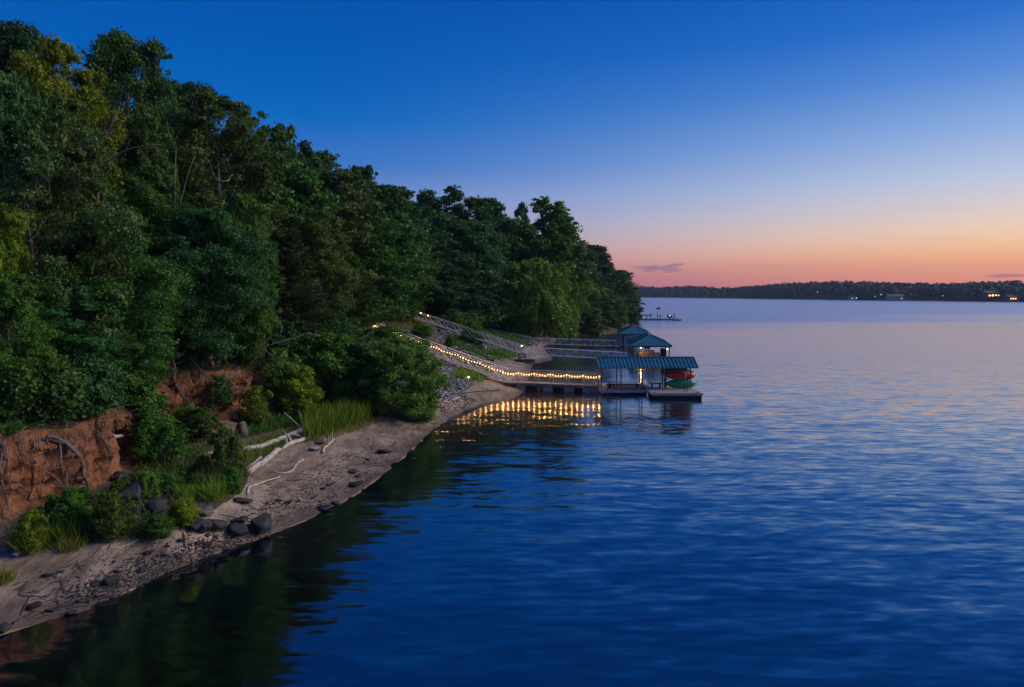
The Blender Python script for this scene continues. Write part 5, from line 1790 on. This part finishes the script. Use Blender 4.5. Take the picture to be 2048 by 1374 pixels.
# roots hanging over the clay
for lab, path, r0, r1 in (
    ('thick dark root hanging across the left clay face', [(95, 872, .2), (118, 878, .2), (148, 902, .25), (165, 922, .25), (168, 950, .2), (176, 975, .2), (183, 1000, .1)], .10, .03),
    ('pale hanging root left of the thick dark one', [(119, 880, .15), (121, 905, .15), (123, 930, .15), (132, 945, .15), (135, 972, .15), (140, 1000, .12), (138, 1030, .05)], .05, .02),
    ('thin dark root at the far left clay face', [(2, 960, .1), (10, 985, .1), (17, 1010, .1), (12, 1035, .05)], .035, .02),
    ('dark root crossing low over the left clay face', [(65, 918, .12), (95, 945, .12), (118, 962, .12), (132, 985, .1)], .04, .02),
    ('dark root in the right clay face', [(352, 768, .15), (362, 790, .15), (378, 803, .12), (385, 815, .1)], .08, .03)):
    log('root', lab, 'root', path, r0, r1, 'root', .3, twigs=3)

for k in range(26):
    if k < 17:
        px = rg.uniform(0, 250); y0_ = np.interp(px, [0, 130, 250], [885, 868, 835])
    else:
        px = rg.uniform(335, 540); y0_ = np.interp(px, [335, 450, 540], [748, 745, 740])
    ln = rg.uniform(40, 120) * (1 if k < 17 else .6)
    path = []; x_ = px
    for q in range(5):
        path.append((x_, y0_ + ln * q / 4, .05)); x_ += rg.gauss(3, 7)
    log('root', 'thin dark root hanging down over the bare clay', 'root', path, rg.uniform(.015, .035), .008, 'root', .3, 0, 'thin roots hanging over the clay')
blab = 'tangle of dead twigs and stems along the rim of the clay bank'
mb = MB()
for _ in range(240):
    px = rg.uniform(0, 600); y_ = np.interp(px, [0, 130, 250, 335, 450, 600], [868, 855, 815, 740, 735, 725]) + rg.uniform(-14, 16)
    p = G(px, y_); dv = Vector((rg.gauss(0, .9), rg.gauss(0, .5), rg.gauss(.1, .5))).normalized() * rg.uniform(.4, 1.5)
    mb.tube([p, p + dv * .5 + Vector((0, 0, .1)), p + dv - Vector((0, 0, .15))], [.02, .014, .005], 3, cap=False)
tag(link('brush_pile', mb.mesh('brush_pile'), M['deadwood']), blab, 'brush', kind='stuff')

# bare fallen tree on the bank top
def bare(name, label, cat, segs, mat='deadwood', fork=10):
    """segs: lists of (px, py, Y) given in space, radius start"""
    first = PY(*segs[0][0][0])
    t = thing(name, label, cat, first)
    for si, (path, r) in enumerate(segs):
        pts = [PY(*p) for p in path]
        mb = MB()
        n = len(pts)
        mb.tube(pts, [r * (1 - .75 * i / (n - 1)) for i in range(n)], 6)
        for _ in range(fork):
            i = rg.randrange(0, n - 1); p = pts[i].lerp(pts[i + 1], rg.random())
            dv = (pts[i + 1] - pts[i]).normalized() * .8 + Vector((rg.gauss(0, .6), rg.gauss(0, .6), rg.gauss(.1, .6)))
            dv = dv.normalized() * rg.uniform(.4, 1.3)
            mb.tube([p, p + dv * .5 + Vector((0, 0, .05)), p + dv], [r * .3, r * .18, .006], 4, cap=False)
        mb.build('limb', M[mat], t)
    return t


bare('fallen_tree', 'bare fallen tree with pale branches lying on the bank above the right clay face', 'fallen tree', [
    ([(640, 672, 47), (615, 667, 47), (585, 677, 46.5), (552, 686, 46), (522, 696, 45)], .07),
    ([(522, 696, 45), (545, 712, 44.6), (568, 722, 44.3), (592, 728, 44)], .06),
    ([(545, 690, 46), (560, 672, 46.2), (564, 655, 46.5), (555, 634, 46.8)], .045)], fork=9)
bare('fallen_branch', 'bare broken branches fallen over the rim left of the right clay face', 'branch', [
    ([(380, 715, 42), (400, 740, 41.3), (420, 758, 41), (436, 766, 40.6)], .06),
    ([(480, 742, 42), (462, 754, 41.5), (446, 766, 41)], .05)], fork=12)
bare('dead_limb', 'pale bare dead limb sticking out between the yellow-green tree and the shaded tree', 'limb', [
    ([(158, 296, 35), (185, 283, 35), (208, 270, 35), (232, 262, 35)], .06),
    ([(205, 272, 35), (222, 250, 35.2), (232, 232, 35.4), (240, 214, 35.6)], .045)], fork=5)
bare('dead_limb', 'long pale bare limb arching over the shaded gap in the upper left trees', 'limb', [
    ([(190, 348, 35.5), (215, 325, 35.5), (240, 306, 35.5), (262, 297, 35.5), (300, 290, 35.5), (326, 290, 35.5)], .07)], fork=5)
bare('pale_trunk', 'forked pale trunk showing through the olive-brown tree', 'trunk', [
    ([(345, 480, 45), (350, 440, 45), (349, 400, 45), (350, 350, 45.2), (352, 300, 45.4)], .085),
    ([(352, 440, 45), (362, 400, 45), (375, 350, 45), (390, 310, 45)], .055)], 'deadwood', fork=4)
bare('dry_snag', 'thin reddish dead branches in the dark gap above the cedar', 'branch', [
    ([(236, 580, 35.5), (236, 545, 35.5), (235, 540, 35.5)], .03),
    ([(208, 545, 35.5), (236, 556, 35.5), (270, 552, 35.5)], .025)], fork=14)

# dead twigs among the weeds at the foot of the bank
blab = 'tangle of dead grey twigs at the foot of the left clay face'
mb = MB()
for _ in range(260):
    px = rg.uniform(40, 330); py = 1085 - (px - 40) * .16 + rg.uniform(-55, 18)
    p = G(px, py); dv = Vector((rg.gauss(0, 1), rg.gauss(0, .6), abs(rg.gauss(0, .5)))).normalized() * rg.uniform(.3, 1.1)
    mb.tube([p, p + dv * .5 + Vector((0, 0, .08)), p + dv], [.016, .012, .005], 3, cap=False)
tag(link('brush_pile', mb.mesh('brush_pile'), M['deadwood']), blab, 'brush', kind='stuff')
blab = 'tangle of dead stems behind the weeds at the left end of the logs'
mb = MB()
for _ in range(220):
    px = rg.uniform(330, 480); py = 975 - (px - 330) * .1 + rg.uniform(-60, 30)
    p = G(px, py); dv = Vector((rg.gauss(0, .5), rg.gauss(0, .4), abs(rg.gauss(.6, .5)))).normalized() * rg.uniform(.3, 1.1)
    mb.tube([p, p + dv * .5, p + dv + Vector((rg.gauss(0, .1), 0, 0))], [.014, .01, .004], 3, cap=False)
tag(link('brush_pile', mb.mesh('brush_pile'), M['deadwood']), blab, 'brush', kind='stuff')

# ------------------------------------------------------------------ grass
def grass(name, label, cat, pts, hs, mat, width=.03, lean=.35, kind='stuff', group=None):
    n = len(pts)
    hs = np.asarray(hs)
    d = unit(RNG.normal(size=(n, 3)) * np.array([1, 1, 0]) * lean + np.array([0, 0, 1]))
    bx = unit(np.cross(d, RNG.normal(size=(n, 3))))
    c0 = np.array(pts).mean(0)
    me = leaves_mesh(name, np.array(pts) + d * hs[:, None] * .47 - c0, d, bx, hs, np.full(n, width), np.clip(RNG.normal(.5, .22, n), 0, 1))
    o = link(name, me, M[mat], None, Vector(c0))
    return tag(o, label, cat, group, kind)


def scatter(n, fpx, fpy):
    return [tuple(G(*(lambda u: (fpx(u), fpy(u)))(rg.random()))) for _ in range(n)]


def area(n, quad):
    """random ground points inside a photo quad given as four corners"""
    out = []
    for _ in range(n):
        a, b = rg.random(), rg.random()
        p = [(quad[0][k] * (1 - a) + quad[1][k] * a) * (1 - b) + (quad[3][k] * (1 - a) + quad[2][k] * a) * b for k in (0, 1)]
        out.append(tuple(G(*p)))
    return out


p = area(3200, [(610, 850), (742, 815), (738, 845), (610, 888)])
grass('reeds', 'tall bright green reeds along the beach in front of the leafy shrubs', 'reeds', p, RNG.uniform(.6, 1.7, len(p)), 'lf_grass', .045, .22)
p = area(1200, [(620, 872), (745, 840), (770, 842), (640, 888)])
grass('dry_grass', 'short dry yellow grass at the edge of the sand below the reeds', 'grass', p, RNG.uniform(.15, .5, len(p)), 'lf_straw', .035, .5)
p = area(2600, [(390, 975), (600, 880), (600, 860), (400, 915)])
grass('beach_grass', 'thin green grass around the two long logs', 'grass', p, RNG.uniform(.15, .55, len(p)), 'lf_grass', .026, .4)
p = area(1500, [(400, 985), (500, 960), (500, 900), (405, 925)])
grass('dry_stems', 'dry straw coloured stems left of the twisted log', 'grass', p, RNG.uniform(.4, 1.1, len(p)), 'lf_straw', .02, .35)
p = area(1400, [(330, 1000), (460, 985), (470, 880), (340, 900)])
grass('bank_weeds', 'low green weeds on the slope in front of the clay bank', 'weeds', p, RNG.uniform(.2, .6, len(p)), 'lf_bright', .05, .8)
p = area(2600, [(20, 1108), (330, 1075), (330, 1010), (20, 1060)])
grass('bank_grass', 'patchy weeds among the dead twigs at the foot of the left clay face', 'weeds', p, RNG.uniform(.12, .5, len(p)), 'lf_olive', .035, .7)
p = area(5200, [(770, 655), (860, 662), (850, 634), (775, 632)])
grass('lawn_grass', 'mown pale lawn at the top of the slope', 'grass', p, RNG.uniform(.12, .3, len(p)), 'lf_straw', .06, .6)
p = area(1900, [(905, 668), (1000, 705), (975, 720), (900, 690)])
grass('slope_grass', 'bright green grass on the slope below the middle gangway', 'grass', p, RNG.uniform(.25, .7, len(p)), 'lf_mid', .08, .5)
p = area(2200, [(905, 755), (965, 765), (985, 745), (925, 735)])
grass('lamp_grass', 'yellow-green grass around the small garden lamp on the sand', 'grass', p, RNG.uniform(.2, .7, len(p)), 'lf_grass', .06, .5)
p = area(1800, [(985, 722), (1035, 715), (1030, 698), (985, 700)])
grass('cove_grass', 'thin grass beside the pedestal at the head of the cove', 'grass', p, RNG.uniform(.2, .6, len(p)), 'lf_grass', .06, .5)
p = area(2200, [(100, 1060), (420, 1000), (400, 900), (330, 900)])
grass('hollow_weeds', 'scattered dull weeds over the dark ground between the sand and the clay bank', 'weeds', p, RNG.uniform(.12, .5, len(p)), 'lf_olive', .05, .9)
p = area(1600, [(480, 880), (600, 850), (620, 815), (480, 845)])
grass('slump_weeds', 'green weeds on the dark slope left of the reeds', 'weeds', p, RNG.uniform(.2, .7, len(p)), 'lf_mid', .05, .8)
p = area(1700, [(960, 668), (1060, 694), (1060, 680), (960, 652)])
grass('terrace_grass', 'green grass on the slope between the two upper gangways', 'grass', p, RNG.uniform(.25, .8, len(p)), 'lf_mid', .09, .6)
for k in range(34):
    u = rg.random()
    px = 60 + 350 * u; py = 1085 - (px - 60) * .335 + rg.uniform(-50, 6)
    g = G(px, py)
    s_ = rg.uniform(.35, .9)
    plant(rg.choice(['shrub_loose', 'shrub_tall', 'shrub_loose']), 'small leafy weed plant growing at the foot of the clay bank', 'plant', 'weed_plant', g - Vector((0, 0, .05)),
          s_, s_ * rg.uniform(.7, 1.5), rg.choice(['lf_olive', 'lf_mid', 'lf_bright', 'lf_shrub', 'lf_oak']), 'weed plants at the foot of the clay bank')
# single tufts
TUFTS = [(128, 1082, 50, 46, 'lf_grass', 'bright green grass tuft standing out among the dead twigs'),
         (62, 1105, 36, 50, 'lf_straw', 'yellowish grass tuft near the left edge of the beach'),
         (140, 1100, 40, 30, 'lf_straw', 'yellow tuft in front of the bright green grass tuft'),
         (8, 1165, 30, 30, 'lf_straw', 'dry tuft cut by the left edge on the near sand'),
         (430, 1000, 40, 50, 'lf_grass', 'grass tuft between the weed bush and the boulders'),
         (375, 1000, 36, 34, 'lf_grass', 'grass tuft above the tight trio of boulders')]
for px, py, w, h, m_, lab in TUFTS:
    g = G(px, py); k = (g - CAM).length / FPX
    n = 260
    pts = [tuple(g + Vector((rg.gauss(0, .22) * w * k, rg.gauss(0, .22) * w * k, -.03))) for _ in range(n)]
    o = grass('grass_tuft', lab, 'grass tuft', pts, RNG.uniform(.5, 1.1, n) * h * k, m_, .022, .45, kind=None)

# weeds and creepers hanging over the rim of the bank
p = area(2600, [(5, 880), (330, 745), (335, 722), (5, 845)])
grass('rim_weeds', 'dark weeds along the rim of the left clay face', 'weeds', p, RNG.uniform(.2, .7, len(p)), 'lf_oak', .07, 1.2)
p = area(2200, [(330, 745), (600, 740), (600, 700), (335, 705)])
grass('rim_creepers', 'dull creepers and dead grass along the rim of the right clay face', 'weeds', p, RNG.uniform(.2, .7, len(p)), 'lf_brown', .06, 1.2)

# path at the top of the slope to the middle gangway
pa = [PY(778, 631, 107), PY(800, 631.5, 106.5), G(812, 634)]
t = thing('wooden_step_path', 'low dark timber edged path from the lawn to the top of the upper gangway', 'path', pa[0])
mb = MB(); mb.bar(pa[0], g2b + Vector((-.5, .6, .05)), 1.3, .12); mb.build('boards', M['dark_wood'], t)

# ------------------------------------------------------------------ the far shore
FS = [(140, 1530), (254, 1407), (381, 1092 + 40), (420, 980), (454, 853), (500, 770), (539, 718), (650, 650), (900, 560), (1300, 470)]
def far_pt(u):
    u *= len(FS) - 1; i = min(int(u), len(FS) - 2); f = u - i
    return Vector((FS[i][0] + (FS[i + 1][0] - FS[i][0]) * f, FS[i][1] + (FS[i + 1][1] - FS[i][1]) * f, 0))
vs, fs = [], []
nu = 90
PROF = [(0, -.6), (6, .8), (40, 4), (90, 8), (200, 10), (700, 12)]
for i in range(nu + 1):
    p = far_pt(i / nu)
    for dd_, z in PROF:
        q_ = p + Vector((.55, .83, 0)) * dd_
        q_.z = z * (.75 + .35 * noise.noise(Vector((p.x * .012, dd_ * .01, 0)))) if z > 0 else z
        vs.append(q_)
for i in range(nu):
    for j in range(len(PROF) - 1):
        k = len(PROF); a = i * k + j
        fs.append((a, a + k, a + k + 1, a + 1))
mb = MB(); mb.add(vs, fs, True)
far_ground = mb.build('far_shore', M['floor'], origin=(0, 0, 0))
tag(far_ground, 'dark low land across the lake', 'shore', kind='structure')
# the far wood: one mass of crowns
cs2, dd2, ss2, tt2 = [], [], [], []
frg = np.random.default_rng(77)
for k in range(2200):
    u = frg.uniform(0.0, .92)
    p = far_pt(u)
    dep = frg.uniform(4, 130)
    clear = noise.noise(Vector((p.x * .02, 3, 0)))
    if dep < 22 and clear > .12: continue
    q_ = p + Vector((.55, .83, 0)) * dep
    zg = np.interp(dep, [a for a, _ in PROF], [b for _, b in PROF])
    hk = .8 + .35 * noise.noise(Vector((p.x * .013, 9, 0)))
    H_ = frg.uniform(14.5, 20) * hk
    R_ = frg.uniform(3.6, 5.8)
    n = 85
    d_ = unit(frg.normal(size=(n, 3)) + np.array([-.2, -.5, .3]))
    cen = np.array([q_.x, q_.y, zg + H_ * .55]) + d_ * np.array([R_, R_, H_ * .47]) * frg.uniform(.75, 1.08, (n, 1))
    cs2.append(cen); dd2.append(d_); ss2.append(frg.uniform(2.0, 3.6, n)); tt2.append(np.clip(frg.normal(.4, .15) + frg.normal(0, .1, n), 0, 1))
cen, d_, s_, t_ = [np.concatenate(x) for x in (cs2, dd2, ss2, tt2)]
RNGs = RNG
a_, b_ = leaf_axes(len(cen), d_, .5, .5)
me = leaves_mesh('far_wood', cen, a_, b_, s_, s_ * .75, t_)
tag(link('far_wood', me, M['lf_far']), 'dark wooded hills along the far side of the lake', 'wood', kind='stuff')

def far_house(label, px, py, w, h, dep_off, lit, roofh=2.2, mat='house_wall'):
    """house on the far shore whose base is seen at the photo point"""
    best = None
    for i in range(400):
        p = far_pt(i / 400); x_ = 1024 + p.x / p.y * FPX
        if best is None or abs(x_ - px) < best[0]: best = (abs(x_ - px), p)
    p = best[1] + Vector((.55, .83, 0)) * dep_off
    p.z = CAM_H + (585 - py) * p.y / FPX
    p = PY(px, py, p.y)
    t = thing('lakeside_house', label, 'house', p)
    mb = MB(); mb.box(p + Vector((0, 0, h / 2 - 1)), (w, 7, h + 2)); mb.build('wall', M[mat], t)
    x, y, z = w / 2 + .4, 3.9, p.z + h
    c_ = Vector((p.x, p.y, 0))
    mb = MB(); mb.add([c_ + Vector(v) for v in ((-x, -y, z), (x, -y, z), (x, y, z), (-x, y, z), (-x, 0, z + roofh), (x, 0, z + roofh))], [(0, 1, 5, 4), (2, 3, 4, 5), (0, 4, 3), (1, 2, 5), (3, 2, 1, 0)])
    mb.build('roof', M['house_roof'], t)
    for (dx, dz, sw, sh, m_) in lit:
        mb = MB(); mb.box(p + Vector((dx, -3.53, dz)), (sw, .1, sh)); mb.build('window', M[m_], t)
    return t


def far_lamp(label, px, py, off, m_, r=.35):
    best = None
    for i in range(400):
        p = far_pt(i / 400); x_ = 1024 + p.x / p.y * FPX
        if best is None or abs(x_ - px) < best[0]: best = (abs(x_ - px), p)
    Y = best[1].y + off
    p = PY(px, py, Y)
    t = thing('shore_lamp', label, 'lamp', (p.x, p.y, min(p.z - 1.5, 1.0)))
    mb = MB(); mb.bar(t.location, p, .15); mb.build('pole', M['dark_steel'], t)
    bm = bmesh.new(); bmesh.ops.create_icosphere(bm, subdivisions=1, radius=r)
    me = bpy.data.meshes.new('globe'); bm.to_mesh(me); bm.free()
    link('globe', me, M[m_], t, p - t.location)


far_house('dark house with warm orange lit windows on the far shore at the right', 1983, 594, 16, 4.5, -2, [(-4.5, 1.6, 2.0, 1.5, 'far_warm'), (-1, 1.8, 2.2, 1.8, 'far_warm'), (2.6, 2.0, 1.6, 1.4, 'far_warm'), (5.5, 1.8, .9, .9, 'far_warm')], mat='dark_wood')
far_house('low house with a yellow row of windows, rightmost on the far shore', 2023, 599.5, 12, 3, -2, [(-3, 1.2, 1.5, 1.2, 'far_warm'), (-.6, 1.2, 1.5, 1.2, 'far_warm'), (1.8, 1.2, 1.4, 1.1, 'far_warm')], mat='dark_wood')
far_house('long pale low building at the waterline of the far shore', 1789, 597.5, 20, 3.2, -3, [(6.5, .4, 1.0, .6, 'far_cool')])
far_house('small pale house by two white lights on the far shore', 1706, 598.5, 9, 2.6, -3, [(-2.8, 1.2, 1.0, .7, 'far_cool'), (2.6, 1.6, 1.2, .8, 'far_cool')])
far_lamp('white lamp on the wooded slope above the middle of the far shore', 1635, 584, 0, 'far_cool', .5)
far_lamp('white lamp left of the long pale building across the lake', 1762, 589, 0, 'far_cool', .5)
far_lamp('pale lamp at the waterline left of the long pale building', 1750, 593, 0, 'far_cool', .4)
far_lamp('pale lamp on the dark slope between the two lit clusters across the lake', 1886, 591.5, 0, 'far_cool', .35)
far_lamp('warm lamp left of the orange lit house across the lake', 1965, 590, 0, 'far_warm', .5)
far_lamp('faint pair lamp at the left of the far shore', 1437, 587, 0, 'far_cool', .4)

HAZE = .00011
# ------------------------------------------------------------------ evening haze over the lake
mb = MB(); mb.box((800, 750, 29), (2000, 1900, 72))
m_, nt = new_mat('evening_haze')
out = N(nt, 'ShaderNodeOutputMaterial')
pv = N(nt, 'ShaderNodeVolumePrincipled')
pv.inputs['Color'].default_value = (.55, .75, 1.0, 1)
pv.inputs['Density'].default_value = HAZE
pv.inputs['Anisotropy'].default_value = .2
nt.links.new(pv.outputs[0], out.inputs['Volume'])
o = mb.build('haze', m_, origin=(800, 750, 29))
tag(o, 'thin blue evening haze over the lake and the far shore', 'haze', kind='stuff')
